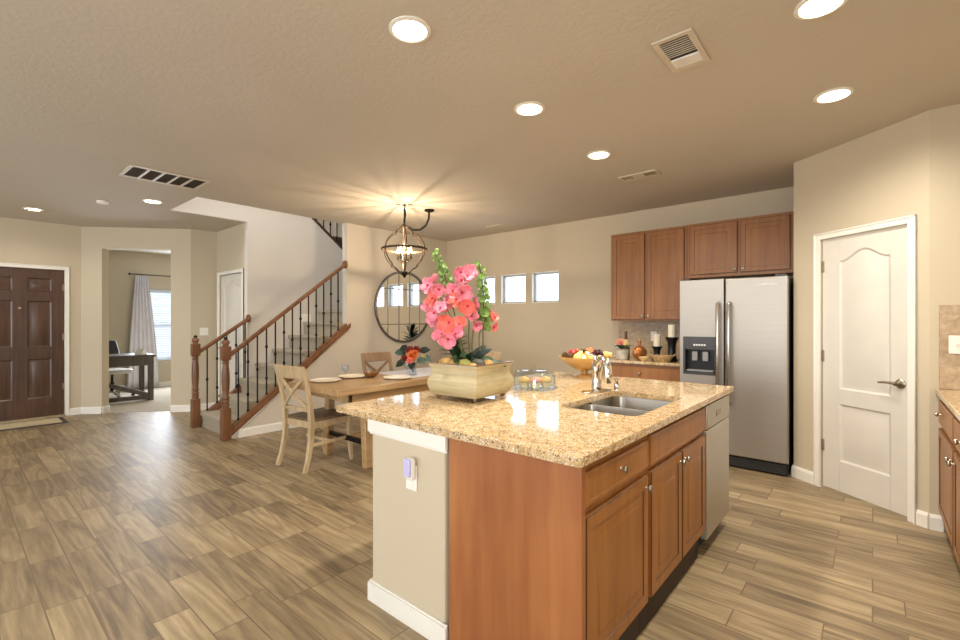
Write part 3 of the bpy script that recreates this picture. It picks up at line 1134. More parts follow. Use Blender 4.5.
SX0, SX1, SY0, SY1 = -1.225, -0.812, 2.035, 2.74
bm = bmesh.new()
outer = rrect(-2.105, 1.306, -0.700, 3.415, 0.02, 4)
inner = rrect(SX0, SY0, SX1, SY1, 0.06)
ed = []
for loop in (outer, inner):
    vs = [bm.verts.new((x, y, 0.883)) for x, y in loop]
    ed += [bm.edges.new((vs[i], vs[(i + 1) % len(vs)])) for i in range(len(vs))]
res = bmesh.ops.triangle_fill(bm, use_beauty=True, use_dissolve=False, edges=ed)
faces = [g for g in bm.faces]
ex = bmesh.ops.extrude_face_region(bm, geom=faces)
bmesh.ops.translate(bm, verts=[g for g in ex['geom'] if isinstance(g, bmesh.types.BMVert)], vec=(0, 0, 0.032))
bmesh.ops.recalc_face_normals(bm, faces=bm.faces)
me = bpy.data.meshes.new('island_countertop')
bm.to_mesh(me)
bm.free()
me.materials.append(M['granite'])
o = bpy.data.objects.new('island_countertop', me)
COL.objects.link(o)
bv = o.modifiers.new('bevel', 'BEVEL')
bv.width, bv.segments, bv.limit_method, bv.angle_limit = 0.006, 2, 'ANGLE', R(50)
tag(o, 'polished speckled granite top of the kitchen island', 'countertop')

# double-bowl sink
r = thing('kitchen_sink', 'undermounted double-bowl steel sink in the island', 'sink', ((SX0 + SX1) / 2, (SY0 + SY1) / 2, 0.883))
hx, hy = (SX1 - SX0) / 2, (SY1 - SY0) / 2
for y0, y1 in ((-hy, -0.03), (-0.012, hy)):
    mb = MB()
    rings = []
    for ins, z in ((-0.010, -0.0015), (-0.002, -0.0015), (0.0, -0.012), (0.010, -0.13), (0.03, -0.155), (0.05, -0.16)):
        rings.append([(x, y, z) for x, y in rrect(-hx + ins, y0 + ins, hx - ins, y1 - ins, max(0.065 - ins * 0.3, 0.02))])
    n = len(rings[0])
    vs = [q_ for rr in rings for q_ in rr]
    fs = [(i * n + k, i * n + (k + 1) % n, (i + 1) * n + (k + 1) % n, (i + 1) * n + k) for i in range(len(rings) - 1) for k in range(n)]
    fs.append(tuple((len(rings) - 1) * n + k for k in range(n)))
    mb.add(vs, fs)
    o = mb.build('bowl', M['sinksteel'], r)
    so = o.modifiers.new('solid', 'SOLIDIFY')
    so.thickness, so.offset = 0.002, 0
    MB().lathe([(0.042, 0), (0.040, 0.003), (0.028, 0.002), (0.026, -0.001), (0, -0.001)], 18, (0, (y0 + y1) / 2, -0.158)).build('drain', M['chrome'], r)

# faucet
r = thing('kitchen_faucet', 'chunky chrome pull-out faucet behind the island sink', 'faucet', (-1.285, 2.60, 0.915), R(-20))
mb = MB()
mb.prism([(x, y) for x, y in rrect(-0.032, -0.115, 0.032, 0.115, 0.031)], 0.0, 0.010, 'z')
mb.build('deck_plate', M['chrome'], r, bevel=0.004)
mb = MB()
mb.lathe([(0.032, 0.01), (0.034, 0.02), (0.031, 0.045), (0.029, 0.10), (0.033, 0.13), (0.034, 0.155), (0.028, 0.172), (0.015, 0.18), (0, 0.181)], 20)
mb.build('body', M['chrome'], r)
mb = MB()
mb.tube([(0.0, 0, 0.12), (0.018, 0, 0.18), (0.045, 0, 0.202), (0.072, 0, 0.192), (0.088, 0, 0.16), (0.092, 0, 0.115), (0.092, 0, 0.065)], [0.030, 0.030, 0.028, 0.026, 0.027, 0.029, 0.023], 14)
mb.build('spout', M['chrome'], r)
mb = MB()
mb.tube([(0.0, 0, 0.175), (-0.006, -0.002, 0.205), (-0.02, -0.01, 0.225), (-0.055, -0.03, 0.235)], [0.016, 0.014, 0.011, 0.008], 10)
mb.build('lever_handle', M['chrome'], r)
o = MB().lathe([(0.020, 0), (0.020, 0.006), (0.017, 0.01), (0.017, 0.062), (0.018, 0.064), (0.016, 0.072), (0.0, 0.074)], 18).build('air_gap', M['chrome'], loc=(-1.225, 2.755, 0.915))
tag(o, 'small chrome cylinder standing beside the faucet on the granite', 'sink fitting')

# back run: base cabinet, counter, backsplash, uppers
cabinet('base_cabinet', 'brown base cabinet under the short counter left of the refrigerator', (-2.36, 4.90, 0), 0, 0.90, 0.70, 0.11, ZC,
        doors=[(0.012, 0.165, 0.442, 0.690, (0.41, 0.64)), (0.458, 0.165, 0.888, 0.690, (0.49, 0.64))], drawers=[(0.012, 0.722, 0.888, 0.846, (0.45, 0.784))], kick=1)
o = MB().box(0, 0, 0, 0.945, 0.757, 0.032).build('back_countertop', M['granite'], loc=(-2.385, 4.86, 0.883), bevel=0.006)
tag(o, 'short granite counter left of the refrigerator', 'countertop')
o = MB().box(0, 0, 0, 1.03, 0.012, 0.434).build('trim_3', M['tile'], loc=(-2.47, YB - 0.013, 0.916), smooth=False)
struct(o, 'stone tile backsplash behind the short counter', 'backsplash')
UY = 5.30
cabinet('upper_cabinet', 'tall brown two-door wall cabinet left of the refrigerator', (-2.431, UY, 0), 0, 0.883, 0.318, 1.352, 2.40,
        doors=[(0.030, 1.368, 0.418, 2.372, (0.395, 1.405)), (0.444, 1.368, 0.858, 2.372, (0.467, 1.405))])
cabinet('upper_cabinet', 'short brown two-door wall cabinet above the refrigerator', (-1.546, UY, 0), 0, 0.972, 0.318, 1.815, 2.405,
        doors=[(0.030, 1.85, 0.492, 2.378, (0.468, 1.885)), (0.518, 1.85, 0.945, 2.378, (0.545, 1.885))])
plate('outlet', 'white outlet on the stone backsplash behind the candles', 'outlet', (-2.02, YB - 0.014, 1.165), 0)

# refrigerator
FY = 4.70
r = thing('refrigerator', 'stainless side-by-side refrigerator with ice dispenser', 'refrigerator', (-1.438, FY, 0))
W_ = 0.890
MB().box(0.004, 0.075, 0.03, W_ - 0.004, 0.80, 1.735).build('cabinet_body', M['fridge_side'], r, bevel=0.004)
xs = 0.388
mb = MB()
# left door built around the dispenser opening
DX0, DX1, DZ0, DZ1 = 0.030, 0.330, 0.835, 1.200
for b in ((0, 0.115, DX0, 1.742), (DX1, 0.115, xs, 1.742), (DX0, 0.115, DX1, DZ0), (DX0, DZ1, DX1, 1.742)):
    mb.box(b[0], 0, b[1], b[2], 0.068, b[3])
ld = mb.build('freezer_door', M['steel'], r, smooth=False)
mb = MB().box(xs + 0.012, 0, 0.115, W_, 0.068, 1.742)
rd = mb.build('refrigerator_door', M['steel'], r, bevel=0.012, segs=3)
# dispenser
mb = MB()
mb.box(DX0, -0.004, DZ1 - 0.125, DX1, 0.02, DZ1)
mb.box(DX0, -0.004, DZ0, DX0 + 0.02, 0.02, DZ1 - 0.125)
mb.box(DX1 - 0.02, -0.004, DZ0, DX1, 0.02, DZ1 - 0.125)
mb.box(DX0 + 0.02, -0.004, DZ0, DX1 - 0.02, 0.02, DZ0 + 0.025)
dp_ = mb.build('dispenser', M['darkgrey'], ld, bevel=0.003)
mb = MB()
mb.box(DX0 + 0.01, 0.060, DZ0 + 0.02, DX1 - 0.01, 0.066, DZ1 - 0.1)
mb.build('niche', M['black'], dp_)
for k, x in enumerate((0.13, 0.225)):
    MB().box(x - 0.025, 0.015, 0.965, x + 0.025, 0.055, 1.055).build('paddle', M['grey'], dp_, bevel=0.006)
MB().box(DX0 + 0.03, 0.0, DZ0 + 0.03, DX1 - 0.03, 0.058, DZ0 + 0.045).build('drip_tray', M['grey'], dp_, bevel=0.003)
for k in range(5):
    MB().box(0.125 + k * 0.023, -0.006, 1.112, 0.142 + k * 0.023, -0.003, 1.128).build('button', M['lettering'], dp_, bevel=0.001)
for x, par in ((xs - 0.040, ld), (xs + 0.052, rd)):
    mb = MB()
    mb.tube([(x, -0.004, 0.585), (x, -0.045, 0.60), (x, -0.052, 0.66), (x, -0.052, 1.45), (x, -0.045, 1.505), (x, -0.004, 1.52)], 0.0165, 12)
    mb.build('door_handle', M['steel_h'], par)
mb = MB()
mb.box(0.01, 0.03, 0.012, W_ - 0.01, 0.09, 0.105)
gr = mb.build('base_grille', M['black'], r)
mb = MB()
for k in range(5):
    mb.box(0.02, 0.022, 0.022 + k * 0.017, W_ - 0.02, 0.03, 0.030 + k * 0.017)
mb.build('grille_slats', M['darkgrey'], gr)
for x in (0.05, W_ - 0.05):
    MB().lathe([(0.022, 0), (0.022, 0.028), (0.01, 0.03)], 12, (x, 0.10, 0)).build('foot', M['black'], r)
for x in (0.05, W_ - 0.06):
    MB().box(x - 0.04, 0.02, 1.742, x + 0.04, 0.11, 1.760).build('hinge_cover', M['darkgrey'], r, bevel=0.004)


def text(s, size, parent, loc, rot, mat, name='lettering', ext=0.001):
    cu = bpy.data.curves.new(name, 'FONT')
    cu.body, cu.size, cu.extrude = s, size, ext
    cu.align_x = 'CENTER'
    tmp = bpy.data.objects.new(name, cu)
    COL.objects.link(tmp)
    dg = bpy.context.evaluated_depsgraph_get()
    me = bpy.data.meshes.new_from_object(tmp.evaluated_get(dg))
    bpy.data.objects.remove(tmp)
    o_ = bpy.data.objects.new(name, me)
    me.materials.clear()
    me.materials.append(mat)
    o_.parent, o_.location, o_.rotation_euler = parent, loc, rot
    COL.objects.link(o_)
    return o_


text('Whirlpool', 0.026, rd, (0.755, -0.002, 1.665), (R(90), 0, 0), M['lettering'])
MB().at(T(0.676, -0.002, 1.672) @ Matrix.Rotation(R(90), 4, 'X')).tube([(0.016 * math.cos(a), 0.010 * math.sin(a), 0) for a in [2 * PI * k / 16 for k in range(16)]], 0.0016, 6, closed=True).build('emblem', M['lettering'], rd)

# right-hand counter run: local x -> world -y, front faces -x
cabinet('base_cabinet', 'brown base cabinet with drawer and door at the far end of the right-hand counter', (0.335, 4.12, 0), R(-90), 0.74, 0.60, 0.11, ZC,
        doors=[(0.055, 0.165, 0.725, 0.680, (0.690, 0.62))], drawers=[(0.055, 0.712, 0.725, 0.852, (0.20, 0.782))], kick=1)
cabinet('base_cabinet', 'brown base cabinet with drawer and door cut by the right edge of the photo', (0.335, 3.378, 0), R(-90), 0.60, 0.60, 0.11, ZC,
        doors=[(0.012, 0.165, 0.588, 0.680, (0.04, 0.62))], drawers=[(0.012, 0.712, 0.588, 0.852, (0.30, 0.782))], kick=1)
o = MB().box(0, 0, 0, 0.645, 1.43, 0.032).build('right_countertop', M['granite'], loc=(0.305, 2.725, 0.883), bevel=0.006)
tag(o, 'granite counter along the right-hand wall', 'countertop')
o = MB().box(0, 0, 0, 0.60, 0.012, 0.535).build('trim_4', M['tile'], loc=(0.325, 4.146, 0.917), smooth=False)
struct(o, 'stone tile backsplash at the end of the right-hand counter', 'backsplash')
plate('light_switch', 'white double switch plate on the stone backsplash at the right edge', 'switch', (0.425, 4.145, 1.20), 0, 'switch', 0.116)

# ------------------------------------------------------------------ ceiling fixtures


def downlight(i, x, y, label, power=11):
    r = thing('recessed_light', label, 'ceiling light', (x, y, CEIL), 0, 'recessed ceiling lights')
    MB().lathe([(0.098, -0.0005), (0.098, -0.006), (0.080, -0.010), (0.078, -0.002), (0.078, -0.0005)], 28).build('trim_ring', M['white'], r)
    MB().lathe([(0.078, -0.003), (0.060, -0.006), (0.0, -0.0075)], 28).build('lens', M['lamp'], r)
    l = bpy.data.lights.new('downlight_beam', 'SPOT')
    l.energy, l.color, l.spot_size, l.spot_blend, l.shadow_soft_size = power, (1.0, 0.94, 0.84), R(165), 0.7, 0.07
    lo = bpy.data.objects.new('downlight_beam', l)
    lo.location = (0, 0, -0.03)
    lo.parent = r
    COL.objects.link(lo)


PWR = 66
for i, (x, y, lab) in enumerate([
    (-1.65, 1.42, 'lit recessed ceiling light over the near end of the island'),
    (-1.68, 2.45, 'lit recessed ceiling light over the middle of the island, second of its row'),
    (-1.71, 3.50, 'lit recessed ceiling light beyond the far end of the island, by the small ceiling register'),
    (-0.18, 3.50, 'lit recessed ceiling light in front of the pantry wall'),
    (-0.17, 2.46, 'lit recessed ceiling light cut by the top edge of the photo'),
    (-7.80, 0.70, 'lit recessed ceiling light in front of the front door'),
    (-6.25, 1.54, 'lit recessed ceiling light beside the stair-well opening'),
]):
    downlight(i, x, y, lab, PWR if i < 5 else 26)
# two more of the same rows behind the camera
downlight(8, -0.17, 1.42, 'lit recessed ceiling light above the camera', 30)


def register(name, label, x, y, wx, wy, slots, vert=False):
    r = thing(name, label, 'vent', (x, y, CEIL))
    mb = MB()
    b = 0.028
    mb.box(-wx / 2, -wy / 2, -0.012, wx / 2, -wy / 2 + b, -0.0005)
    mb.box(-wx / 2, wy / 2 - b, -0.012, wx / 2, wy / 2, -0.0005)
    mb.box(-wx / 2, -wy / 2 + b, -0.012, -wx / 2 + b, wy / 2 - b, -0.0005)
    mb.box(wx / 2 - b, -wy / 2 + b, -0.012, wx / 2, wy / 2 - b, -0.0005)
    mb.build('frame', M['vent'], r, bevel=0.003)
    MB().box(-wx / 2 + b * 0.8, -wy / 2 + b * 0.8, -0.003, wx / 2 - b * 0.8, wy / 2 - b * 0.8, -0.0008).build('duct_opening', M['ventdark'], r)
    return r


# long return grille: slots along y
r = register('return_grille', 'long white return-air grille with five dark slots near the stair opening', -5.13, 1.37, 0.42, 0.64, 5)
for k in range(1, 5):
    y = -0.292 + 0.584 * k / 5
    MB().box(-0.182, y - 0.010, -0.012, 0.182, y + 0.010, -0.003).build('divider', M['vent'], r)
mb = MB()
for k in range(46):
    y = -0.285 + 0.0127 * k
    mb.at(T(0, y, -0.007) @ Matrix.Rotation(R(40), 4, 'X')).box(-0.18, -0.004, -0.0006, 0.18, 0.004, 0.0006)
mb.build('louvres', M['vent'] if False else plain('grille_louvre', (120, 106, 88), 0.6), r)
# exhaust / register over the kitchen
r = register('exhaust_vent', 'square white ceiling exhaust vent with louvres above the island', -0.735, 2.43, 0.19, 0.34, 0)
mb = MB()
for k in range(9):
    mb.box(-0.067, -0.137 + k * 0.019, -0.0075, 0.067, -0.134 + k * 0.019, -0.0035)
mb.build('louvres', M['vent'], r)
MB().box(-0.07, 0.045, -0.014, 0.07, 0.135, -0.003).build('light_lens', M['frosted'], r, bevel=0.004)
r = register('supply_register', 'small two-way ceiling register near the wall cabinets', -1.665, 4.24, 0.36, 0.16, 0)
MB().box(-0.055, -0.055, -0.012, 0.055, 0.055, -0.003).build('center_plate', M['vent'], r)
mb = MB()
for k in range(6):
    for s in (-1, 1):
        mb.box(s * (0.068 + k * 0.014) - 0.002, -0.052, -0.010, s * (0.068 + k * 0.014) + 0.002, 0.052, -0.003)
mb.build('louvres', M['vent'], r)
r = register('supply_register', 'faint small ceiling register beside the entry light', -7.84, 0.78, 0.12, 0.30, 0)
mb = MB()
for k in range(8):
    mb.box(-0.032, -0.105 + k * 0.028, -0.010, 0.032, -0.095 + k * 0.028, -0.003)
mb.build('louvres', M['vent'], r)
r = register('supply_register', 'tiny ceiling register near the back corner over the dining room', -4.11, 5.16, 0.30, 0.12, 0)
mb = MB()
for k in range(8):
    mb.box(-0.105 + k * 0.028, -0.03, -0.010, -0.095 + k * 0.028, 0.03, -0.003)
mb.build('louvres', M['vent'], r)
o = MB().lathe([(0.058, 0), (0.058, -0.015), (0.046, -0.027), (0.02, -0.029), (0, -0.029)], 24).build('smoke_detector', M['whiteplastic'], loc=(-6.69, 1.17, CEIL))
tag(o, 'round white smoke detector on the ceiling between grille and entry light', 'smoke detector')

# ------------------------------------------------------------------ chandelier
CX, CY_ = -4.19, 3.52
r = thing('lantern_chandelier', 'open-cage lantern chandelier with lit candle bulbs over the dining table', 'chandelier', (CX, CY_, 0))
mb = MB()
mb.lathe([(0.02, 2.7195), (0.02, 2.712), (0.006, 2.705), (0.004, 2.69), (0, 2.69)], 10)
mb.tube([(0, 0, 2.70), (0.012, 0, 2.685), (0, 0, 2.67), (-0.008, 0, 2.68)], 0.004, 6)
mb.build('hook', M['blackmetal'], r)
mb = MB()
for k in range(9):
    z = 2.665 - k * 0.021
    mb.at(T(0, 0, z) @ rotz(R(90 * (k % 2))))
    mb.tube([(0.009 * math.cos(a), 0, 0.015 * math.sin(a)) for a in [2 * PI * j / 10 for j in range(10)]], 0.0035, 6, closed=True)
mb.build('chain', M['blackmetal'], r)
mb = MB()
mb.tube([(0, 0, 2.67), (0.008, 0.006, 2.60), (-0.006, 0.004, 2.54), (0, 0, 2.48)], 0.013, 8)
mb.build('cord_sleeve', M['black'], r)
# canopy and swagged cord
ddx, ddy = -4.15 - CX, 3.88 - CY_
MB().at(T(ddx, ddy, 0)).lathe([(0.062, 2.7195), (0.062, 2.708), (0.045, 2.695), (0.014, 2.685), (0, 2.684)], 20).build('canopy', M['blackmetal'], r)
mb = MB()
mb.tube([(ddx, ddy, 2.69), (ddx * 0.98, ddy * 0.97, 2.60), (ddx * 0.85, ddy * 0.86, 2.52), (ddx * 0.6, ddy * 0.62, 2.455), (ddx * 0.35, ddy * 0.35, 2.44), (0.01, 0.02, 2.47)], 0.014, 8)
mb.build('swag_cord', M['black'], r)
mb = MB()
mb.lathe([(0.006, 2.50), (0.020, 2.49), (0.034, 2.475), (0.045, 2.462), (0.040, 2.452), (0.0, 2.45)], 16)
mb.build('top_cap', M['iron'], r)
RP = [(0.040, 2.462), (0.052, 2.44), (0.078, 2.425), (0.105, 2.405), (0.112, 2.375), (0.155, 2.365), (0.205, 2.325), (0.245, 2.265), (0.262, 2.195), (0.250, 2.125), (0.215, 2.06), (0.172, 2.015), (0.165, 1.985), (0.120, 1.968), (0.085, 1.935), (0.05, 1.905), (0.012, 1.89)]
for k in range(6):
    a = R(60 * k + 25)
    mb = MB()
    side = (-math.sin(a), math.cos(a), 0)
    mb.sweep([(q_[0] * math.cos(a), q_[0] * math.sin(a), q_[1]) for q_ in RP], 0.014, 0.008, side)
    mb.build('cage_rib', M['iron'], r)
mb = MB()
seg = 40
rings = []
for rr, z in ((0.262, 2.182), (0.270, 2.182), (0.270, 2.206), (0.262, 2.206)):
    rings.append([(rr * math.cos(2 * PI * k / seg), rr * math.sin(2 * PI * k / seg), z) for k in range(seg)])
mb.loft(rings, cap=False, closed=True)
mb.build('cage_ring', M['iron'], r)
MB().lathe([(0.0, 1.94), (0.035, 1.925), (0.04, 1.905), (0.022, 1.885), (0.010, 1.862), (0, 1.855)], 14).build('finial', M['blackmetal'], r)
MB().tube([(0, 0, 2.46), (0, 0, 1.92)], 0.006, 8).build('center_rod', M['iron'], r)
for k in range(4):
    a = R(90 * k + 20)
    x, y = 0.085 * math.cos(a), 0.085 * math.sin(a)
    mb = MB()
    mb.tube([(0, 0, 2.06), (x * 0.5, y * 0.5, 2.045), (x, y, 2.06), (x, y, 2.085)], 0.005, 8)
    mb.lathe([(0.005, 2.08), (0.020, 2.088), (0.020, 2.093), (0.010, 2.095), (0.010, 2.15), (0, 2.151)], 12, (x, y, 0))
    arm = mb.build('candle_arm', M['iron'], r)
    MB().lathe([(0.006, 2.15), (0.012, 2.17), (0.011, 2.188), (0.005, 2.212), (0.0, 2.225)], 12, (x, y, 0)).build('bulb', M['bulb'], arm)
    l = bpy.data.lights.new('bulb_glow', 'POINT')
    l.energy, l.color, l.shadow_soft_size = 10, (1.0, 0.78, 0.54), 0.008
    lo = bpy.data.objects.new('bulb_glow', l)
    lo.location = (x, y, 2.235)
    lo.parent = r
    COL.objects.link(lo)

# ------------------------------------------------------------------ mirror
r = thing('round_mirror', 'large round windowpane mirror in a grey metal frame', 'mirror', (XM, 4.66, 1.57), R(90))
RM = 0.545
# local: x -> world y, -y -> world +x
rot = Matrix.Rotation(R(90), 4, 'X')
MB().at(rot).lathe([(RM - 0.005, 0.002), (RM - 0.005, 0.016), (0.0, 0.016)], 64).build('glass', M['mirror'], r, smooth=False)
mb = MB().at(rot)
seg = 64
rings = []
for rr, z in ((RM - 0.02, 0.0025), (RM + 0.012, 0.0025), (RM + 0.012, 0.030), (RM + 0.004, 0.036), (RM - 0.014, 0.034), (RM - 0.02, 0.0265)):
    rings.append([(rr * math.cos(2 * PI * k / seg), rr * math.sin(2 * PI * k / seg), z) for k in range(seg)])
mb.loft(rings, cap=False, closed=True)
mb.build('frame', M['pewter'], r)
for c_ in (-0.32, -0.105, 0.105, 0.32):
    h_ = math.sqrt((RM - 0.01) ** 2 - c_ * c_)
    MB().box(c_ - 0.006, -0.023, -h_, c_ + 0.006, -0.0165, h_).build('muntin', M['pewter'], r)
for c_ in (-0.27, 0.27):
    h_ = math.sqrt((RM - 0.01) ** 2 - c_ * c_)
    MB().box(-h_, -0.0225, c_ - 0.006, h_, -0.0165, c_ + 0.006).build('muntin', M['pewter'], r)

# ------------------------------------------------------------------ dining set
TX0, TX1, TY0, TY1 = -4.30, -3.44, 2.16, 4.35
r = thing('dining_table', 'weathered wooden trestle dining table behind the island', 'table', ((TX0 + TX1) / 2, (TY0 + TY1) / 2, 0))
hx, hy = (TX1 - TX0) / 2, (TY1 - TY0) / 2
mb = MB()
mb.box(-hx, -hy, 0.705, hx, hy, 0.76)
mb.build('tabletop', M['table'], r, bevel=0.005)
mb = MB()
for x in (-hx + 0.06, hx - 0.085):
    mb.box(x, -hy + 0.16, 0.625, x + 0.025, hy - 0.16, 0.7045)
for y in (-hy + 0.16, hy - 0.185):
    mb.box(-hx + 0.06, y, 0.625, hx - 0.06, y + 0.025, 0.7045)
mb.build('apron', M['table'], r, bevel=0.003)
for s in (-1, 1):
    y = s * (hy - 0.37)
    for sx in (-1, 1):
        MB().sweep([(sx * 0.29, y, 0.7045), (sx * 0.315, y, 0.35), (sx * 0.335, y, 0.0)], 0.070, 0.075, (0, 1, 0)).build('leg', M['table'], r, bevel=0.005)
    MB().box(-0.31, y - 0.018, 0.20, 0.31, y + 0.018, 0.245).build('iron_crossbar', M['blackmetal'], r, bevel=0.004)
    MB().tube([(-0.36, y - 0.13, 0.69), (-0.30, y - 0.12, 0.655), (0.30, y - 0.12, 0.655), (0.36, y - 0.13, 0.69)], 0.013, 8).build('iron_brace', M['blackmetal'], r)
MB().box(-0.03, -hy + 0.39, 0.19, 0.03, hy - 0.39, 0.255).build('stretcher', M['table'], r, bevel=0.005)


def make_chair(loc, ang, label, fmat, smat, group):
    """seat faces local +y, back at -y"""
    r = thing('dining_chair', label, 'chair', loc, ang, group)
    hw = 0.215
    mb = MB()
    mb.prism([(-0.20, -0.205), (0.20, -0.205), (0.235, 0.235), (0.18, 0.255), (-0.18, 0.255), (-0.235, 0.235)], 0.438, 0.462, 'z')
    mb.build('seat', smat, r, bevel=0.009)
    mb = MB()
    mb.box(-0.185, 0.195, 0.375, 0.185, 0.217, 0.437)
    mb.box(-0.185, -0.205, 0.375, 0.185, -0.187, 0.437)
    mb.box(-0.205, -0.185, 0.375, -0.185, 0.20, 0.437)
    mb.box(0.185, -0.185, 0.375, 0.205, 0.20, 0.437)
    mb.build('seat_frame', fmat, r, bevel=0.003)
    for s in (-1, 1):
        MB().sweep([(s * 0.20, 0.205, 0.437), (s * 0.20, 0.215, 0.25), (s * 0.203, 0.222, 0.12), (s * 0.207, 0.238, 0.0)], [0.042, 0.040, 0.034, 0.030], [0.046, 0.042, 0.036, 0.032], (1, 0, 0)).build('leg', fmat, r, bevel=0.004)
        MB().sweep([(s * 0.208, -0.285, 0.0), (s * 0.202, -0.245, 0.12), (s * 0.198, -0.215, 0.28), (s * 0.196, -0.208, 0.44), (s * 0.198, -0.222, 0.58), (s * 0.203, -0.258, 0.76), (s * 0.210, -0.300, 0.93)], [0.032, 0.035, 0.040, 0.042, 0.038, 0.034, 0.030], [0.036, 0.040, 0.046, 0.048, 0.042, 0.034, 0.028], (1, 0, 0)).build('leg', fmat, r, bevel=0.004)
        MB().sweep([(s * 0.198, -0.20, 0.23), (s * 0.201, 0.215, 0.23)], 0.018, 0.030, (1, 0, 0)).build('stretcher', fmat, r, bevel=0.003)
    MB().sweep([(-0.19, 0.0, 0.23), (0.19, 0.0, 0.23)], 0.018, 0.030, (0, 1, 0)).build('stretcher', fmat, r, bevel=0.003)
    # curved top rail
    rings = []
    for k in range(9):
        x = -0.225 + 0.45 * k / 8
        bow = -0.028 * (1 - (x / 0.225) ** 2)
        rings.append([(x, -0.268 + bow, 0.835), (x, -0.290 + bow, 0.832), (x, -0.318 + bow, 0.945), (x, -0.296 + bow, 0.948)])
    MB().loft(rings).build('top_rail', fmat, r, bevel=0.005)
    MB().sweep([(-0.185, -0.218, 0.545), (0.0, -0.228, 0.545), (0.185, -0.218, 0.545)], 0.020, 0.036, (0, 1, 0)).build('back_rail', fmat, r, bevel=0.004)
    for s in (-1, 1):
        pts = []
        for k in range(9):
            t_ = k / 8
            x = s * (-0.185 + 0.37 * t_)
            z = 0.555 + 0.285 * t_
            y = -0.222 - 0.055 * t_ - 0.022 * math.sin(PI * t_) - (0.004 if s > 0 else 0)
            pts.append((x, y, z))
        MB().sweep(pts, 0.016, 0.034, (0, 1, 0)).build('cross_slat', fmat, r, bevel=0.003)
    return r


CH = 'cross-back dining chairs'
make_chair((-4.045, 2.325, 0), R(6), 'pale cross-back dining chair at the near end of the table', M['chair'], M['seat'], CH)
make_chair((-4.52, 3.58, 0), R(-90), 'grey-brown cross-back dining chair on the mirror side of the table', M['greychair'], M['seat'], CH)
make_chair((-3.86, 4.36, 0), R(180), 'cross-back dining chair at the far end of the table behind the planter', M['chair'], M['seat'], CH)
# bench on the island side
r = thing('dining_bench', 'low wooden bench between dining table and island', 'bench', (-3.36, 3.20, 0))
MB().box(-0.17, -0.70, 0.42, 0.17, 0.70, 0.46).build('seat', M['table'], r, bevel=0.006)
for sx in (-1, 1):
    for sy in (-1, 1):
        MB().sweep([(sx * 0.12, sy * 0.60, 0.42), (sx * 0.14, sy * 0.63, 0.0)], [0.06, 0.045], [0.06, 0.045], (1, 0, 0)).build('leg', M['chair'], r, bevel=0.004)

# table setting
pl = MB().lathe([(0.09, 0.0), (0.135, 0.006), (0.150, 0.016), (0.148, 0.018), (0.13, 0.010), (0.085, 0.004), (0, 0.004)], 32).build('dinner_plate', M['plate'], loc=(-4.06, 2.42, 0.7605))
tag(pl, 'ivory dinner plate at the near end of the table', 'plate', 'dinner plates on the dining table')
for x, y, lab in ((-4.14, 2.78, 'ivory dinner plate on the mirror side, behind the wooden bowl'), (-3.70, 3.02, 'ivory dinner plate on the island side, in front of the flowers')):
    dup(pl, (x, y, 0.7605), 0, lab)
o = MB().lathe([(0.03, 0), (0.06, 0.018), (0.082, 0.045), (0.085, 0.055), (0.078, 0.052), (0.05, 0.020), (0, 0.012)], 24).build('wooden_bowl', M['bowlwood'], loc=(-3.99, 2.90, 0.7605))
tag(o, 'small brown wooden bowl on the dining table', 'bowl')
gl = MB().lathe([(0.034, 0), (0.032, 0.003), (0.004, 0.008), (0.0035, 0.055), (0.012, 0.068), (0.034, 0.095), (0.036, 0.12), (0.030, 0.145), (0.0285, 0.145), (0.034, 0.12), (0.032, 0.096), (0.0, 0.072)], 20).build('wine_glass', M['glass'], loc=(-4.03, 2.62, 0.7605))
tag(gl, 'clear stemmed glass between the near plate and the wooden bowl', 'glass', 'stemmed glasses on the dining table')
dup(gl, (-3.76, 3.20, 0.7635), 0, 'clear stemmed glass close beside the flower vase')

o = MB().box(-0.33, -0.42, 0, 0.33, 0.42, 0.003).build('table_overlay', M['overlay'], loc=(-3.955, 3.57, 0.7602), bevel=0.001)  # thin pale bluish-white layer covering the far half of the tabletop
tag(o, 'pale bluish-white overlay on the far half of the dining table', 'overlay')
# flower vase and bouquet
VX, VY = -3.79, 3.30
o = MB().lathe([(0.045, 0), (0.048, 0.004), (0.036, 0.05), (0.030, 0.09), (0.036, 0.135), (0.033, 0.135), (0.027, 0.09), (0.032, 0.05), (0.042, 0.008), (0, 0.006)], 22).build('flower_vase', M['glass'], loc=(VX, VY, 0.7635))
tag(o, 'clear glass vase holding orange flowers on the dining table', 'vase')
CR, CF = Vector((0.759, 0.651, 0)), Vector((-0.651, 0.759, 0))


def blossom(mb, c, nrm, rad, petals=5, cup=0.35, layers=1):
    nrm = Vector(nrm).normalized()
    a = nrm.cross(Vector((0, 0, 1)))
    if a.length < 1e-3:
        a = Vector((1, 0, 0))
    a.normalize()
    b = nrm.cross(a).normalized()
    c = Vector(c)
    for ly in range(layers):
        sc = 1 - 0.33 * ly
        cu = cup + 0.55 * ly
        for k in range(petals):
            t_ = 2 * PI * (k + 0.5 * ly) / petals + 0.3
            d = a * math.cos(t_) + b * math.sin(t_)
            s = (a * -math.sin(t_) + b * math.cos(t_))
            L = rad * sc
            pts, wid = [], []
            for u, wv in ((0.05, 0.10), (0.3, 0.27), (0.6, 0.42), (0.85, 0.36), (1.0, 0.14)):
                pts.append(c + d * L * u * math.cos(cu * u) + nrm * L * u * math.sin(cu * u))
                wid.append(L * wv * (1.0 if petals <= 6 else 0.75))
            mb.leaf([tuple(p_) for p_ in pts], wid, tuple(nrm), 0.18, 0.0012)


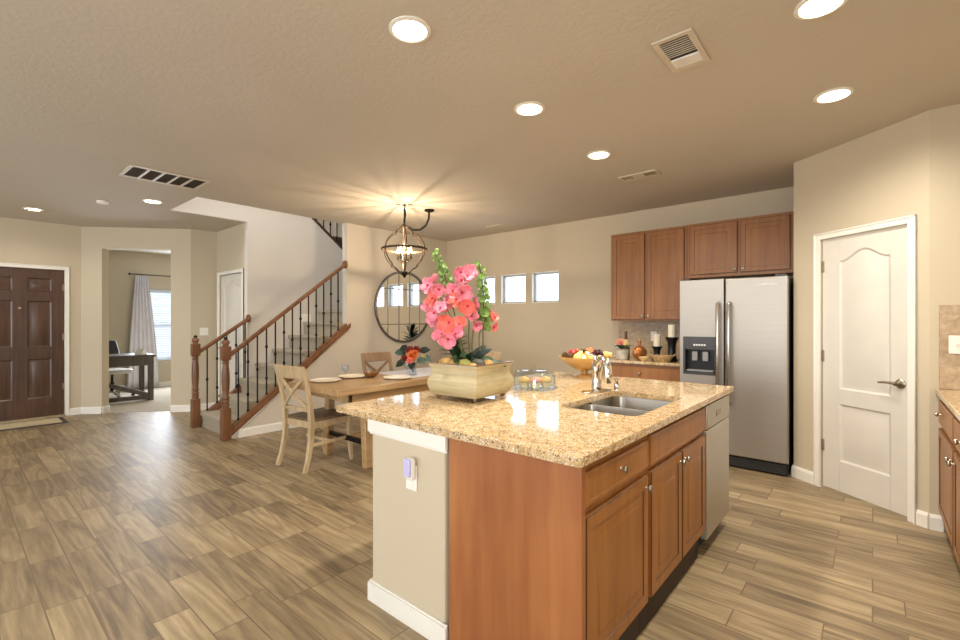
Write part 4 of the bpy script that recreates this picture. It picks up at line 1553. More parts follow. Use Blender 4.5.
bq = thing('flower_bouquet', 'orange and dark red flower bouquet in the glass vase', 'flowers', (VX, VY, 0.773))
mb = MB()
FL = [(-0.085, 0.165, 0.0, 'redpetal', 0.042), (0.0, 0.20, -0.02, 'orange', 0.056), (-0.03, 0.25, 0.02, 'redpetal', 0.048), (0.035, 0.255, 0.03, 'redpetal', 0.045), (-0.02, 0.145, -0.05, 'coral', 0.036), (0.105, 0.175, 0.0, 'yellow', 0.034), (0.03, 0.225, -0.04, 'orange', 0.036), (-0.10, 0.225, 0.03, 'teal', 0.036)]
for u, z, dd, mt, rad in FL:
    v_ = CR * u + CF * dd
    mb.tube([(0.004 * u, 0, 0.02), (v_.x * 0.35, v_.y * 0.35, 0.12), (v_.x, v_.y, z)], 0.003, 6)
mb.build('stems', M['stem'], bq)
for u, z, dd, mt, rad in FL:
    v_ = CR * u + CF * dd
    m_ = MB()
    blossom(m_, (v_.x, v_.y, z), CR * u * 3 - CF * 0.8 + Vector((0, 0, 0.35)), rad * 1.2, 8, 0.5, 3)
    m_.build('blossom', M[mt], bq)
for k, (u, z, dd, L, up) in enumerate([(-0.10, 0.22, 0.02, 0.10, 0.05), (-0.08, 0.14, -0.02, 0.10, -0.02), (0.07, 0.24, 0.02, 0.12, 0.06), (0.05, 0.16, -0.03, 0.09, 0.0), (0.0, 0.13, -0.05, 0.07, -0.03), (-0.05, 0.27, 0.02, 0.10, 0.04), (0.12, 0.18, 0.0, 0.08, 0.0)]):
    v_ = CR * u + CF * dd
    d_ = (CR * (u * 4) + CF * dd).normalized()
    m_ = MB()
    m_.leaf([tuple(v_ + d_ * L * t_ + Vector((0, 0, z + up * t_ - 0.04 * t_ * t_))) for t_ in (0, 0.3, 0.65, 1.0)], [0.008, 0.040, 0.036, 0.003], tuple(-CF + Vector((0, 0, 0.5))))
    m_.build('leaf', M['blackleaf'] if k % 3 else M['teal'], bq)

# ------------------------------------------------------------------ floor plant in the dining corner
o = MB().lathe([(0.13, 0), (0.15, 0.05), (0.185, 0.42), (0.19, 0.46), (0.172, 0.46), (0.165, 0.40), (0.0, 0.40)], 24).build('plant_pot', M['plantpot'], loc=(-5.02, 5.28, 0))
tag(o, 'tall grey plant pot in the dining corner behind the island flowers', 'pot')
r = thing('leafy_plant', 'dark-leaved floor plant in the dining corner, seen in the mirror', 'plant', (-5.02, 5.28, 0.40))
MB().tube([(0, 0, 0.0), (0.01, 0.0, 0.3), (0, 0.01, 0.78)], [0.02, 0.018, 0.012], 8).build('stem', M['stem'], r)
rnd = random.Random(3)
for k in range(26):
    a = k * 2.39996
    z0 = 0.30 + 0.48 * (k / 26)
    L = 0.36 * (1.0 - 0.25 * k / 26)
    el = 0.25 + 0.95 * (k / 26)
    d_ = Vector((math.cos(a) * math.cos(el), math.sin(a) * math.cos(el), math.sin(el)))
    m_ = MB()
    m_.leaf([tuple(Vector((0, 0, z0)) + d_ * L * t_ + Vector((0, 0, -0.10 * t_ * t_))) for t_ in (0, 0.25, 0.5, 0.75, 1.0)], [0.006, 0.032, 0.042, 0.030, 0.002])
    m_.build('leaf', M['blackleaf'], r)

# ------------------------------------------------------------------ planter with orchids
PX, PY = -1.735, 1.945
r = thing('planter_box', 'distressed cream wooden planter box on scrolled feet on the island', 'planter', (PX, PY, 0.916), R(3))
prof = [(0.146, 0.022), (0.162, 0.036), (0.172, 0.062), (0.177, 0.085), (0.174, 0.108), (0.164, 0.128), (0.160, 0.142), (0.161, 0.168), (0.165, 0.180), (0.171, 0.186), (0.171, 0.197)]
mb = MB()
rings = [[(-a, -a, z), (a, -a, z), (a, a, z), (-a, a, z)] for a, z in prof]
a = 0.145
rings += [[(-a, -a, z), (a, -a, z), (a, a, z), (-a, a, z)] for z in (0.197, 0.165)]
mb.loft(rings)
bx_ = mb.build('box', M['planter'], r, bevel=0.003)
mb = MB()
for q_ in ((-0.174, -0.174, 0.174, -0.145), (-0.174, 0.145, 0.174, 0.174), (-0.174, -0.145, -0.145, 0.145), (0.145, -0.145, 0.174, 0.145)):
    mb.box(q_[0], q_[1], 0.1975, q_[2], q_[3], 0.201)
mb.build('rim', M['planterdark'], r)
for sx in (-1, 1):
    for sy in (-1, 1):
        m_ = MB()
        m_.tube([(sx * 0.120, sy * 0.120, 0.032), (sx * 0.134, sy * 0.134, 0.026), (sx * 0.136, sy * 0.136, 0.014), (sx * 0.128, sy * 0.128, 0.0085), (sx * 0.120, sy * 0.120, 0.013)], 0.008, 8)
        m_.build('foot', M['planterdark'], r)
ZR = 0.916 + 0.165
# moss and stones resting in the box
rnd = random.Random(11)
STONES = [(-0.10, -0.10, 'driedmoss', 0.040, 'tan moss clump at the left front of the planter'), (-0.03, -0.11, 'driedmoss', 0.038, 'tan moss clump at the front edge of the planter'), (0.045, -0.105, 'mossy', 0.040, 'round green moss ball in the front of the planter'), (0.105, -0.06, 'stone', 0.040, 'dark rounded stone at the right front of the planter'), (0.10, 0.03, 'driedmoss', 0.034, 'tan moss clump at the right side of the planter'), (-0.11, 0.0, 'driedmoss', 0.036, 'tan moss clump at the left side of the planter'), (0.06, 0.11, 'mossy', 0.036, 'green moss ball at the back of the planter'), (-0.05, 0.10, 'stone', 0.036, 'dark rounded stone at the back of the planter'), (0.115, -0.115, 'driedmoss', 0.028, 'small tan moss clump in the near corner of the planter')]
for x, y, mt, s, lab in STONES:
    m_ = MB()
    m_.ball((0, 0, 0), (s * 1.15, s, s * 0.85), 14, 10)
    m_.v = [(v_[0] * (1 + 0.06 * math.sin(9 * v_[1] / s + x * 50)), v_[1] * (1 + 0.06 * math.sin(7 * v_[2] / s + y * 40)), v_[2]) for v_ in m_.v]
    o = m_.build('moss_ball' if mt != 'stone' else 'stone', M[mt], loc=(PX + x, PY + y, ZR + s * 0.72))
    tag(o, lab, 'moss' if mt != 'stone' else 'stone', 'moss and stones in the planter')

SP = 175.0


def px2(u, v_, dd=0.0):
    """offset from the planter centre in metres: u along the counter diagonal, height, depth"""
    q_ = CR * ((u - 472) / SP) + CF * dd
    return Vector((q_.x, q_.y, CAM_Z - (v_ - 321) / SP - ZR))


def orchid(label, base, paths, flowers, leaves, mat):
    r = thing('orchid_plant', label, 'orchid', (PX + base[0], PY + base[1], ZR))
    B = Vector((base[0], base[1], 0))
    for pth in paths:
        pts = [Vector((0, 0, 0))] + [px2(*q_) - B for q_ in pth]
        # smooth
        sm = []
        for i in range(len(pts) - 1):
            p0, p1, p2, p3 = pts[max(i - 1, 0)], pts[i], pts[i + 1], pts[min(i + 2, len(pts) - 1)]
            for k in range(5):
                t_ = k / 5
                sm.append(0.5 * ((2 * p1) + (p2 - p0) * t_ + (2 * p0 - 5 * p1 + 4 * p2 - p3) * t_ * t_ + (3 * p1 - p0 - 3 * p2 + p3) * t_ ** 3))
        sm.append(pts[-1])
        MB().tube([tuple(q_) for q_ in sm], 0.0035, 6).build('stem', M['stem'], r)
    for i, (u, v_, dd, rad) in enumerate(flowers):
        c = px2(u, v_, dd) - B
        nrm = -CF * (1.0 if dd <= 0.02 else -0.3) + CR * ((u - 458) / 40.0 + 0.45 * math.sin(i * 3.7)) + Vector((0, 0, 0.15 + 0.55 * math.sin(i * 2.1)))
        m_ = MB()
        blossom(m_, tuple(c), tuple(nrm), rad, 5, 0.28 + 0.2 * (i % 3), 1)
        blossom(m_, tuple(c + nrm.normalized() * 0.004), tuple(nrm), rad * 0.8, 3, 0.5, 1)
        fo = m_.build('blossom', mat if i % 5 != 3 else M['coral'], r)
        m_ = MB()
        m_.ball(tuple(c + nrm.normalized() * 0.009), 0.007, 8, 6)
        m_.build('throat', M['magenta'], fo)
    for L in leaves:
        m_ = MB()
        a_, length, el, wd = L
        d_ = (CR * math.cos(a_) + CF * math.sin(a_))
        m_.leaf([tuple(d_ * length * t_ + Vector((0, 0, 0.015 + length * (math.tan(el) * t_ - 0.75 * t_ * t_)))) for t_ in (0, 0.2, 0.45, 0.7, 0.9, 1.0)], [wd * 0.5, wd * 1.1, wd * 1.3, wd * 1.1, wd * 0.6, wd * 0.05], tuple(-CF + Vector((0, 0, 1.0))))
        m_.build('leaf', M['leaf'], r)
    return r


F1 = [(430, 286, -0.02, 0.052), (436, 281, 0.03, 0.048), (441, 290, -0.05, 0.050), (435, 299, -0.03, 0.058), (430, 307, 0.02, 0.050), (437, 313, -0.06, 0.050), (435, 319, 0.0, 0.050), (443, 309, -0.09, 0.045), (452, 322, -0.10, 0.072), (444, 334, -0.07, 0.060), (458, 334, -0.10, 0.058), (451, 338, -0.12, 0.060), (447, 307, 0.04, 0.042), (461, 325, -0.05, 0.055)]
orchid('pink orchid leaning left with the largest blossoms in the planter', (-0.03, -0.02), [[(458, 330, -0.05), (448, 308, -0.05), (437, 290, -0.02), (432, 282, 0.0)], [(464, 345, -0.06), (457, 330, -0.08), (446, 332, -0.08)]], F1, [(-2.7, 0.12, 0.5, 0.028), (-1.9, 0.15, 0.75, 0.030), (-0.5, 0.13, 0.55, 0.026)], M['pink'])
F2 = [(454, 291, 0.0, 0.050), (452, 299, 0.02, 0.046), (463, 293, -0.04, 0.066), (458, 300, -0.02, 0.05), (462, 281, 0.0, 0.050), (462, 272, 0.02, 0.050), (471, 272, 0.0, 0.048), (468, 277, -0.03, 0.045), (469, 306, -0.03, 0.062), (475, 304, 0.03, 0.05), (473, 317, -0.01, 0.046), (477, 325, 0.0, 0.042)]
orchid('coral pink orchid arching over the middle of the planter', (0.01, 0.01), [[(470, 345, 0.0), (470, 318, -0.01), (466, 294, -0.02), (466, 272, 0.0)], [(473, 345, 0.02), (475, 322, 0.0), (472, 306, -0.02)]], F2, [(-2.3, 0.11, 0.9, 0.024), (0.1, 0.13, 0.7, 0.024)], M['pink'])
F3 = [(491, 316, 0.03, 0.038), (495, 318, 0.0, 0.032), (494, 327, 0.02, 0.032), (487, 321, 0.05, 0.03)]
orchid('small coral orchid spray reaching out to the right of the planter', (0.06, 0.04), [[(480, 340, 0.04), (484, 325, 0.03), (489, 317, 0.03), (495, 318, 0.02)]], F3, [(-0.2, 0.13, 0.62, 0.016), (-1.1, 0.11, 0.5, 0.024)], M['coral'])


def bells(label, base, path, n, rad):
    r = thing('bell_flower', label, 'flower', (PX + base[0], PY + base[1], ZR))
    B = Vector((base[0], base[1], 0))
    pts = [Vector((0, 0, 0))] + [px2(*q_) - B for q_ in path]
    MB().tube([tuple(q_) for q_ in pts], 0.004, 6).build('stem', M['stem'], r)
    seg = [(pts[i], pts[i + 1]) for i in range(1, len(pts) - 1)]
    tot = sum((b - a).length for a, b in seg)
    for k in range(n):
        s = tot * (k + 0.5) / n
        for a, b in seg:
            L = (b - a).length
            if s <= L:
                c = a + (b - a) * (s / L)
                break
            s -= L
        fr = 1 - 0.55 * (k / n)
        a_ = k * 2.4
        d_ = Vector((math.cos(a_), math.sin(a_), 0.35)).normalized()
        m_ = MB()
        blossom(m_, tuple(c + d_ * 0.012), tuple(d_), rad * fr, 5, 0.75, 1)
        m_.ball(tuple(c + d_ * 0.016), 0.006 * fr, 6, 4)
        m_.build('bell', M['bell'], r)


bells('tall green bell-flower spire at the left above the pink orchid', (-0.06, 0.03), [(452, 300, 0.05), (447, 280, 0.04), (441, 265, 0.03), (435, 250, 0.02)], 20, 0.040)
bells('tall green bell-flower spire at the right in front of the small windows', (0.05, 0.05), [(484, 330, 0.04), (485, 300, 0.03), (483, 280, 0.02), (480, 263, 0.02)], 24, 0.042)
# dark strap leaves
r = thing('strap_leaf_plant', 'dark strap-leaved foliage at the foot of the orchids', 'plant', (PX - 0.05, PY + 0.0, ZR))
for k in range(12):
    a_ = k * 2.39996
    el = 0.7 + 0.45 * ((k * 7) % 5) / 5
    L = 0.14 + 0.05 * (k % 3)
    d_ = Vector((math.cos(a_) * math.cos(el), math.sin(a_) * math.cos(el), math.sin(el)))
    m_ = MB()
    m_.leaf([tuple(d_ * L * t_ + Vector((0, 0, -0.06 * t_ * t_))) for t_ in (0, 0.3, 0.6, 0.85, 1.0)], [0.010, 0.020, 0.020, 0.013, 0.001], tuple(-CF + Vector((0.2, 0, 0.4))))
    m_.build('leaf', M['blackleaf'], r)

# ------------------------------------------------------------------ cake dome with muffins
DXc, DYc = -1.655, 2.47
r = thing('cake_dome', 'low clear glass cake dome on a glass plate on the island', 'cake dome', (DXc, DYc, 0.9155))
MB().lathe([(0.10, 0), (0.142, 0.004), (0.150, 0.012), (0.146, 0.013), (0.10, 0.008), (0, 0.008)], 40).build('plate', M['glass'], r)
dm = MB().lathe([(0.136, 0.0135), (0.137, 0.020), (0.134, 0.075), (0.124, 0.105), (0.105, 0.116), (0.06, 0.120), (0.0, 0.121), (0.0, 0.118), (0.06, 0.117), (0.104, 0.113), (0.121, 0.103), (0.131, 0.074), (0.133, 0.020), (0.133, 0.0135)], 40, cap=False).build('dome', M['glass'], r)
MB().lathe([(0.012, 0.1205), (0.007, 0.128), (0.015, 0.138), (0.013, 0.146), (0, 0.149)], 16).build('knob', M['glass'], dm)


def muffin(loc, top, label):
    r = thing('muffin', label, 'muffin', loc, 0, 'muffins under the glass dome')
    m_ = MB()
    seg = 24
    rings = []
    for rr, z in ((0.024, 0), (0.032, 0.034)):
        rings.append([((rr + 0.0012 * (k % 2)) * math.cos(2 * PI * k / seg), (rr + 0.0012 * (k % 2)) * math.sin(2 * PI * k / seg), z) for k in range(seg)])
    m_.loft(rings)
    m_.build('paper_cup', M['paper'], r)
    MB().lathe([(0.032, 0.0345), (0.038, 0.040), (0.037, 0.052), (0.028, 0.064), (0.012, 0.070), (0, 0.071)], 20).build('muffin_top', M[top], r)


for u, dd, top, lab in ((-0.068, -0.02, 'muffin', 'golden muffin at the left under the glass dome'), (0.004, -0.035, 'muffinpink', 'pinkish muffin in the middle under the glass dome'), (0.070, -0.01, 'muffin', 'pale muffin at the right under the glass dome')):
    v_ = CR * u + CF * dd
    muffin((DXc + v_.x, DYc + v_.y, 0.9245), top, lab)

# ------------------------------------------------------------------ pedestal fruit bowl
BX, BY = -1.715, 3.26
BZ = 0.9155
r = thing('fruit_bowl', 'gold pedestal bowl piled with fruit at the far end of the island', 'fruit bowl', (BX, BY, BZ))
MB().lathe([(0.088, 0), (0.090, 0.006), (0.075, 0.014), (0.030, 0.022), (0.022, 0.030), (0.026, 0.042), (0.030, 0.046)], 32).build('foot', M['gold'], r)
MB().lathe([(0.030, 0.0465), (0.080, 0.060), (0.125, 0.088), (0.168, 0.122), (0.200, 0.152), (0.203, 0.156), (0.198, 0.156), (0.163, 0.126), (0.120, 0.093), (0.075, 0.066), (0.0, 0.056)], 40).build('bowl', M['gold'], r)


def stemmed(name, mat, loc, prof, label, cat, rot=(0, 0, 0), group='fruit in the pedestal bowl'):
    r = thing(name, label, cat, loc, 0, group)
    r.rotation_euler = rot
    MB().lathe(prof, 16).build('flesh', M[mat], r)
    MB().tube([(0, 0, prof[-1][1] - 0.004), (0.003, 0, prof[-1][1] + 0.014)], 0.0022, 6).build('stem', M['bottle'], r)


APPLE = [(0.006, -0.030), (0.022, -0.033), (0.036, -0.018), (0.039, 0.004), (0.032, 0.026), (0.016, 0.033), (0.004, 0.027)]
PEAR = [(0.006, -0.034), (0.026, -0.033), (0.037, -0.014), (0.033, 0.010), (0.021, 0.034), (0.015, 0.050), (0.004, 0.057)]
FIG = [(0.004, -0.026), (0.024, -0.024), (0.030, -0.006), (0.022, 0.016), (0.008, 0.032), (0.003, 0.038)]


def bpos(u, dd, z):
    v_ = CR * u + CF * dd
    return (BX + v_.x, BY + v_.y, BZ + z + 0.014)


stemmed('apple', 'apple', bpos(-0.085, 0.02, 0.162), APPLE, 'red apple at the left of the heap in the gold bowl', 'apple', (0.3, 0.2, 0))
stemmed('apple', 'apple', bpos(0.045, 0.055, 0.168), APPLE, 'red apple at the back of the heap in the gold bowl', 'apple', (-0.3, 0.2, 0))
stemmed('peach', 'peach', bpos(0.035, -0.01, 0.178), APPLE, 'orange peach on top of the heap in the gold bowl', 'peach', (0.2, -0.3, 0))
stemmed('peach', 'peach', bpos(-0.03, 0.09, 0.160), APPLE, 'orange peach low at the back of the gold bowl', 'peach', (0.2, 0.3, 0))
stemmed('fig', 'fig', bpos(-0.155, -0.02, 0.152), FIG, 'brown fig at the left rim of the gold bowl', 'fig', (0.8, 0.5, 0))
stemmed('fig', 'fig', bpos(-0.125, -0.065, 0.150), FIG, 'brown fig at the front left rim of the gold bowl', 'fig', (1.2, 0.1, 0))
stemmed('pear', 'pear', bpos(-0.070, -0.105, 0.145), PEAR, 'yellow pear leaning on the front rim of the gold bowl', 'pear', (-0.5, 0.3, 0))
stemmed('pear', 'pear', bpos(0.02, -0.105, 0.145), PEAR, 'yellow pear beside the grapes at the front of the gold bowl', 'pear', (0.4, -0.6, 0))
stemmed('pear', 'pear', bpos(0.165, -0.03, 0.150), PEAR, 'yellow pear lying on the right rim of the gold bowl', 'pear', (0.3, 1.3, 0))


def grapes(loc, n, spread, label):
    r = thing('grape_bunch', label, 'grapes', loc, 0, 'fruit in the pedestal bowl')
    rn = random.Random(n)
    for k in range(n):
        x, y = rn.uniform(-1, 1) * spread, rn.uniform(-1, 1) * spread * 0.7
        z = 0.022 * (1 - (x * x + y * y) / (2 * spread * spread)) + rn.uniform(-0.012, 0.012)
        MB().ball((x, y, z), (0.0125, 0.0125, 0.014), 10, 7).build('grape', M['grape'], r)
    MB().tube([(0, 0, 0.0), (0.01, 0.01, 0.03), (0.02, 0.012, 0.045)], 0.003, 6).build('stem', M['stem'], r)


grapes(bpos(0.09, -0.065, 0.150), 18, 0.045, 'dark grape bunch at the front right of the gold bowl')
grapes(bpos(-0.025, -0.04, 0.165), 16, 0.04, 'dark grape bunch in the middle of the gold bowl')
grapes(bpos(0.11, 0.03, 0.156), 14, 0.04, 'dark grape bunch at the back right of the gold bowl')

# ------------------------------------------------------------------ things on the short counter
CZ = 0.9155


def single(name, prof, mat, loc, label, cat, seg=24, group=None):
    o = MB().lathe(prof, seg).build(name, M[mat], loc=loc)
    return tag(o, label, cat, group)


# rose pot
single('flower_pot', [(0.060, 0), (0.066, 0.008), (0.076, 0.06), (0.080, 0.105), (0.082, 0.112), (0.074, 0.112), (0.070, 0.09), (0, 0.09)], 'pot', (-2.165, 5.00, CZ), 'whitewashed round pot with a pink rose on the short counter', 'pot')
r = thing('rose_arrangement', 'pink rose with grey-green leaves in the whitewashed pot', 'flowers', (-2.165, 5.00, CZ + 0.09))
MB().tube([(0, 0, 0), (0.005, -0.01, 0.05), (0, -0.02, 0.09)], 0.004, 6).build('stem', M['stem'], r)
m_ = MB()
blossom(m_, (0, -0.02, 0.085), (0.1, -0.6, 0.6), 0.062, 7, 0.7, 4)
m_.build('blossom', M['rose'], r)
m_ = MB()
blossom(m_, (-0.07, 0.0, 0.05), (-0.6, -0.4, 0.6), 0.03, 6, 0.7, 3)
m_.build('blossom', M['frosted'], r)
for k in range(12):
    a_ = k * 2.4
    d_ = Vector((math.cos(a_), math.sin(a_), 0))
    L = 0.08 + 0.03 * (k % 3)
    m_ = MB()
    m_.leaf([tuple(d_ * L * t_ + Vector((0, 0, 0.02 + 0.10 * t_ - 0.05 * t_ * t_))) for t_ in (0, 0.35, 0.7, 1)], [0.005, 0.02, 0.018, 0.002])
    m_.build('leaf', M['roseleaf'] if k % 2 else M['teal'], r)
# bottle
r = thing('bottle', 'dark brown bottle with a cream label behind the rose pot', 'bottle', (-2.195, 5.19, CZ))
MB().lathe([(0.040, 0), (0.043, 0.006), (0.043, 0.15), (0.038, 0.18), (0.017, 0.225), (0.015, 0.29), (0.018, 0.292), (0.018, 0.312), (0.0, 0.314)], 22).build('glass_body', M['bottle'], r)
MB().lathe([(0.0437, 0.13), (0.0437, 0.155), (0.039, 0.182), (0.0215, 0.22), (0.0210, 0.22), (0.038, 0.18), (0.043, 0.152), (0.043, 0.13)], 22, cap=False).build('label', M['labelcream'], r)
# copper flask
r = thing('copper_flask', 'round copper-brown moon flask on the short counter', 'flask', (-1.97, 5.03, CZ), R(35))
m_ = MB()
m_.ball((0, 0, 0.082), (0.076, 0.042, 0.078), 24, 14)
m_.lathe([(0.034, 0), (0.036, 0.008), (0.024, 0.016)], 16)
m_.build('body', M['copper'], r)
MB().lathe([(0.020, 0.165), (0.016, 0.18), (0.016, 0.198), (0.023, 0.204), (0.022, 0.212), (0.0, 0.213)], 16).build('neck', M['copper'], r)
MB().lathe([(0.013, 0.213), (0.015, 0.224), (0.0, 0.228)], 12).build('stopper', M['labelcream'], r)
# little bowl
single('small_bowl', [(0.022, 0), (0.026, 0.005), (0.052, 0.032), (0.058, 0.046), (0.054, 0.046), (0.045, 0.030), (0, 0.012)], 'labelcream', (-1.885, 4.93, CZ), 'small cream bowl in front of the copper flask', 'bowl')
# candles on holders
CHP = [(0.056, 0), (0.058, 0.006), (0.044, 0.02), (0.036, 0.06), (0.034, 0.10), (0.040, 0.15), (0.058, 0.18), (0.060, 0.188), (0.0, 0.188)]
o = MB().lathe([(r_x, z * 0.80) for r_x, z in CHP], 22).build('candle_holder', M['black'], loc=(-1.835, 5.19, CZ))
tag(o, 'shorter black candle holder left of the tall one', 'candle holder', 'black candle holders')
o = MB().lathe([(r_x * 1.15, z * 1.38) for r_x, z in CHP], 22).build('candle_holder', M['black'], loc=(-1.648, 5.11, CZ))
tag(o, 'taller black candle holder beside the refrigerator', 'candle holder', 'black candle holders')


def candle(loc, h_, rad, label):
    r = thing('candle', label, 'candle', loc, 0, 'ivory pillar candles')
    MB().lathe([(rad, 0), (rad, h_ - 0.004), (rad - 0.004, h_), (rad * 0.6, h_ - 0.004), (0, h_ - 0.006)], 24).build('wax', M['wax'], r)
    MB().tube([(0, 0, h_ - 0.007), (0.001, 0, h_ + 0.008)], 0.0015, 6).build('wick', M['black'], r)


candle((-1.835, 5.19, CZ + 0.151), 0.135, 0.038, 'ivory pillar candle on the shorter black holder')
candle((-1.648, 5.11, CZ + 0.260), 0.135, 0.038, 'ivory pillar candle on the taller black holder')
# oval woven dish
r = thing('serving_dish', 'oval woven tan dish with two handles in front of the candles', 'dish', (-1.700, 4.965, CZ), R(20))
m_ = MB()
seg = 32
rings = []
for a_, z in ((0.085, 0), (0.10, 0.010), (0.135, 0.055), (0.140, 0.070), (0.132, 0.070), (0.125, 0.055), (0.09, 0.018)):
    a_ *= 0.82
    rings.append([(a_ * math.cos(2 * PI * k / seg), a_ * 0.62 * math.sin(2 * PI * k / seg), z) for k in range(seg)])
m_.loft(rings)
m_.build('basin', M['wicker'], r)
for s in (-1, 1):
    MB().tube([(s * 0.105, -0.026, 0.062), (s * 0.128, -0.02, 0.080), (s * 0.132, 0.0, 0.084), (s * 0.128, 0.02, 0.080), (s * 0.105, 0.026, 0.062)], 0.006, 8).build('handle', M['wicker'], r)

# ------------------------------------------------------------------ entry and office
r = thing('door_mat', 'cream door mat with a dark border in front of the front door', 'mat', (-8.60, 0.16, 0.0005))
MB().box(0, 0, 0, 0.50, 0.90, 0.010).build('border', M['matbrown'], r, bevel=0.003)
MB().box(0.05, 0.05, 0.0101, 0.45, 0.85, 0.014).build('pile', M['matcream'], r, bevel=0.003)
XO = -11.1
# office shell
struct(MB().box(XO - 0.1, -1.2, -0.05, -8.87, 5.0, 0.004).build('floor_office', M['ocarpet'], smooth=False), 'pale carpet floor of the office', 'floor')
mb = MB()
mb.prism([(A45.x - 0.12, A45.y), (A45.x + 0.9 * d45.x, A45.y + 0.9 * d45.y), (B45.x + n45.x * 0.14, B45.y + n45.y * 0.14), (-7.9, 2.9), (-7.9, 5.0), (-8.87, 5.0), (-8.87, 1.28)], -0.002, 0.0045)
# (carpet strip up to the doorway, cut along the angled wall's far face)
e0 = (A45.x + d45.x * 0.0 + n45.x * 0.06, A45.y + d45.y * 0.0 + n45.y * 0.06)
e1 = (B45.x + n45.x * 0.06, B45.y + n45.y * 0.06)
mb = MB().prism([(-8.87, e0[1] - 0.02), e0, e1, (-7.9, 2.9), (-7.9, 5.0), (-8.87, 5.0)], -0.004, 0.0042)
struct(mb.build('floor_doorway', M['ocarpet'], smooth=False), 'pale office carpet inside the doorway', 'floor')
OWY0, OWY1, OWZ0, OWZ1 = 2.62, 3.72, 0.53, 2.0
wall_run('wall_office_back', (XO, 5.0), (XO, -1.2), 0, CEIL, -0.14, M['wall'], [(5.0 - OWY1, OWZ0, 5.0 - OWY0, OWZ1)], 'tan office wall with the bright blinded window')
wall_run('wall_office_left', (XO - 0.1, -1.2), (XE - 0.15, -1.2), 0, CEIL, -0.1, M['wall'], (), 'tan side wall of the office')
wall_run('wall_office_right', (-7.78, 5.0), (XO - 0.1, 5.0), 0, CEIL, -0.1, M['wall'], (), 'tan far side wall of the office')
struct(MB().box(XO - 0.1, -1.2, CEIL, -9.001, 5.1, CEIL + 0.1).build('ceiling_office', M['white'], smooth=False), 'white office ceiling', 'ceiling')
baseboard('baseboard_office_back', [(XO, -1.0), (XO, 5.0)], 1)
f_ = MB()
fw = 0.05
for q_ in ((OWY0, OWZ0, OWY0 + fw, OWZ1), (OWY1 - fw, OWZ0, OWY1, OWZ1), (OWY0 + fw, OWZ0, OWY1 - fw, OWZ0 + fw), (OWY0 + fw, OWZ1 - fw, OWY1 - fw, OWZ1), (OWY0 + fw, 1.24, OWY1 - fw, 1.29)):
    f_.box(XO - 0.12, q_[0], q_[1], XO - 0.07, q_[2], q_[3])
wr = f_.build('window_4', M['white'], smooth=False)
struct(wr, 'tall bright office window behind white blinds', 'window')
MB().box(XO - 0.097, OWY0 + fw, OWZ0 + fw, XO - 0.093, OWY1 - fw, OWZ1 - fw).build('pane', M['pane'], wr, smooth=False)
r = thing('window_blind', 'white horizontal-slat blind in the office window', 'blind', (XO - 0.035, (OWY0 + OWY1) / 2, OWZ0))
hw = (OWY1 - OWY0) / 2 - 0.01
m_ = MB()
nsl = 30
for k in range(nsl):
    z = 0.03 + (OWZ1 - OWZ0 - 0.10) * k / (nsl - 1)
    m_.at(T(0, 0, z) @ Matrix.Rotation(R(62), 4, 'Y')).box(-0.024, -hw, -0.0015, 0.024, hw, 0.0015)
m_.build('slats', M['blind'], r, smooth=False)
MB().box(-0.028, -hw, OWZ1 - OWZ0 - 0.055, 0.028, hw, OWZ1 - OWZ0 - 0.008).build('headrail', M['blind'], r, bevel=0.004)
# curtain and rod
r = thing('curtain_rod', 'thin dark curtain rod above the office window', 'curtain rod', (XO + 0.09, 3.15, 2.27))
MB().tube([(0, -0.80, 0), (0, 0.80, 0)], 0.011, 10).build('rod', M['iron'], r)
for s in (-1, 1):
    MB().ball((0, s * 0.815, 0), 0.022, 10, 8).build('finial', M['iron'], r)
    MB().box(-0.0895, s * 0.62 - 0.01, -0.012, 0.0, s * 0.62 + 0.01, 0.0115 - 0.023).build('bracket', M['iron'], r)


def curtain(y0, y1, label):
    m_ = MB()
    n, nz = 40, 12
    top, fs = [], []
    for j in range(nz + 1):
        z = 0.03 + (2.25 - 0.03) * j / nz
        t_ = j / nz
        for i in range(n + 1):
            u = i / n
            wdt = (y1 - y0) * (1.0 - 0.62 * t_ ** 1.5)
            off = (y1 - y0) * 0.26 * t_ ** 1.5
            y = y0 + off + wdt * u
            x = 0.028 * math.sin(u * 6 * 2 * PI) * (0.6 + 0.4 * t_) + 0.01 * math.sin(3 * u + 4 * t_)
            top.append((x, y, z))
    for j in range(nz):
        for i in range(n):
            a_ = j * (n + 1) + i
            fs.append((a_, a_ + 1, a_ + n + 2, a_ + n + 1))
    m_.add(top, fs)
    o_ = m_.build('curtain', M['curtain'], loc=(XO + 0.09, 0, 0))
    so_ = o_.modifiers.new('solid', 'SOLIDIFY')
    so_.thickness = 0.003
    tag(o_, label, 'curtain')


curtain(2.30, 2.82, 'long white curtain hanging left of the office window')
# desk: front faces +x
r = thing('office_desk', 'dark grey wooden desk with a cross-braced frame in the office', 'desk', (-9.36, 1.60, 0))
m_ = MB().box(-0.62, -0.74, 0.735, 0.04, 0.74, 0.78)
m_.build('desktop', M['desk'], r, bevel=0.004)
for sx, sy in ((0.0, 0.68), (0.0, -0.68), (-0.56, 0.68), (-0.56, -0.68)):
    MB().box(sx - 0.035, sy - 0.035, 0.0, sx + 0.035, sy + 0.035, 0.7345).build('leg', M['desk'], r, bevel=0.004)
m_ = MB()
m_.box(-0.03, -0.645, 0.60, 0.03, 0.645, 0.7345)
m_.box(-0.03, -0.645, 0.03, 0.03, 0.645, 0.10)
m_.box(-0.59, -0.645, 0.64, -0.53, 0.645, 0.7345)
m_.box(-0.52, 0.65, 0.03, -0.04, 0.71, 0.10)
m_.box(-0.52, -0.71, 0.03, -0.04, -0.65, 0.10)
m_.build('rail', M['desk'], r, bevel=0.003)
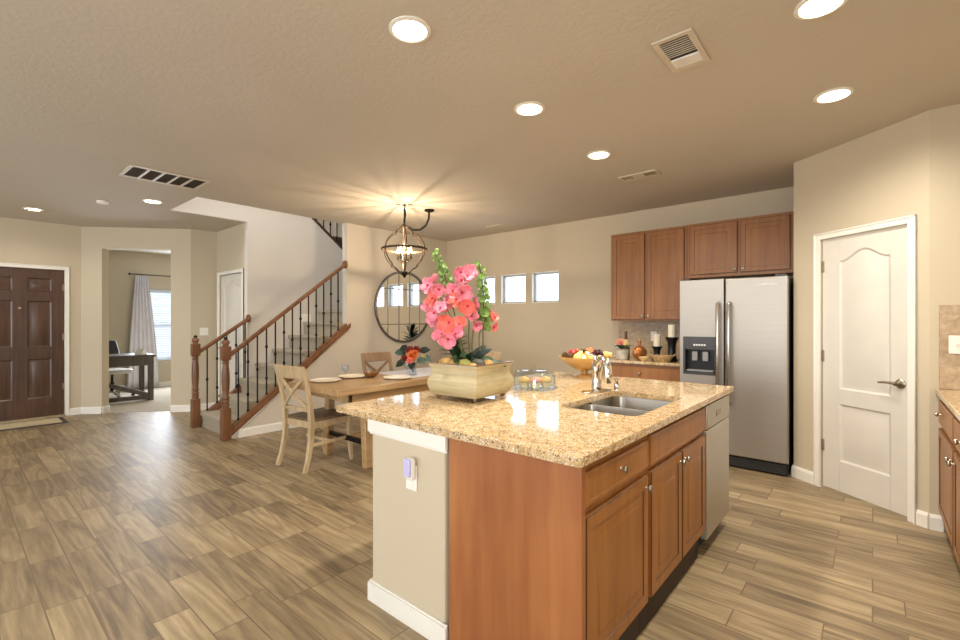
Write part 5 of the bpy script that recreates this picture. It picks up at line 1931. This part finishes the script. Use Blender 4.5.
MB().bar((0.0, 0.63, 0.10), (0.0, -0.63, 0.60), 0.05, 0.07).build('cross_brace', M['desk'], r, bevel=0.003)
MB().bar((-0.012, -0.63, 0.10), (-0.012, 0.63, 0.60), 0.04, 0.07).build('cross_brace', M['desk'], r, bevel=0.003) if False else None
# office chair
r = thing('office_chair', 'pale swivel office chair with black base behind the desk', 'office chair', (-10.12, 1.9, 0), R(-75))
m_ = MB()
m_.prism(rrect(-0.24, -0.23, 0.24, 0.23, 0.08), 0.43, 0.50, 'z')
m_.build('seat', M['frosted'], r, bevel=0.02, segs=3)
m_ = MB()
m_.sweep([(0, -0.22, 0.62), (0, -0.26, 0.80), (0, -0.31, 1.00)], [0.42, 0.46, 0.40], 0.05, (1, 0, 0))
m_.build('backrest', M['black'], r, bevel=0.02, segs=3)
MB().sweep([(0, -0.10, 0.42), (0, -0.27, 0.44), (0, -0.29, 0.66)], 0.06, 0.02, (1, 0, 0)).build('back_support', M['black'], r)
MB().lathe([(0.03, 0.10), (0.03, 0.28), (0.02, 0.28), (0.02, 0.42), (0.08, 0.425), (0, 0.429)], 14).build('gas_column', M['black'], r)
for k in range(5):
    a_ = R(72 * k + 10)
    lg = MB().sweep([(0.02 * math.cos(a_), 0.02 * math.sin(a_), 0.12), (0.29 * math.cos(a_), 0.29 * math.sin(a_), 0.075)], 0.045, 0.035, (-math.sin(a_), math.cos(a_), 0)).build('leg', M['chrome'], r, bevel=0.004)
    MB().at(T(0.29 * math.cos(a_), 0.29 * math.sin(a_), 0.031) @ rotz(a_) @ Matrix.Rotation(R(90), 4, 'X')).lathe([(0.026, -0.022), (0.027, -0.018), (0.027, 0.018), (0.026, 0.022)], 14).build('caster', M['black'], lg)
# laptop-like open book stand on the desk
r = thing('desk_calendar', 'small white tent card on the far corner of the desk', 'card', (-9.45, 2.16, 0.7805), R(20))
MB().prism([(-0.05, 0), (0.05, 0), (0.0, 0.10)], -0.09, 0.09, 'x').build('card', M['whiteplastic'], r)
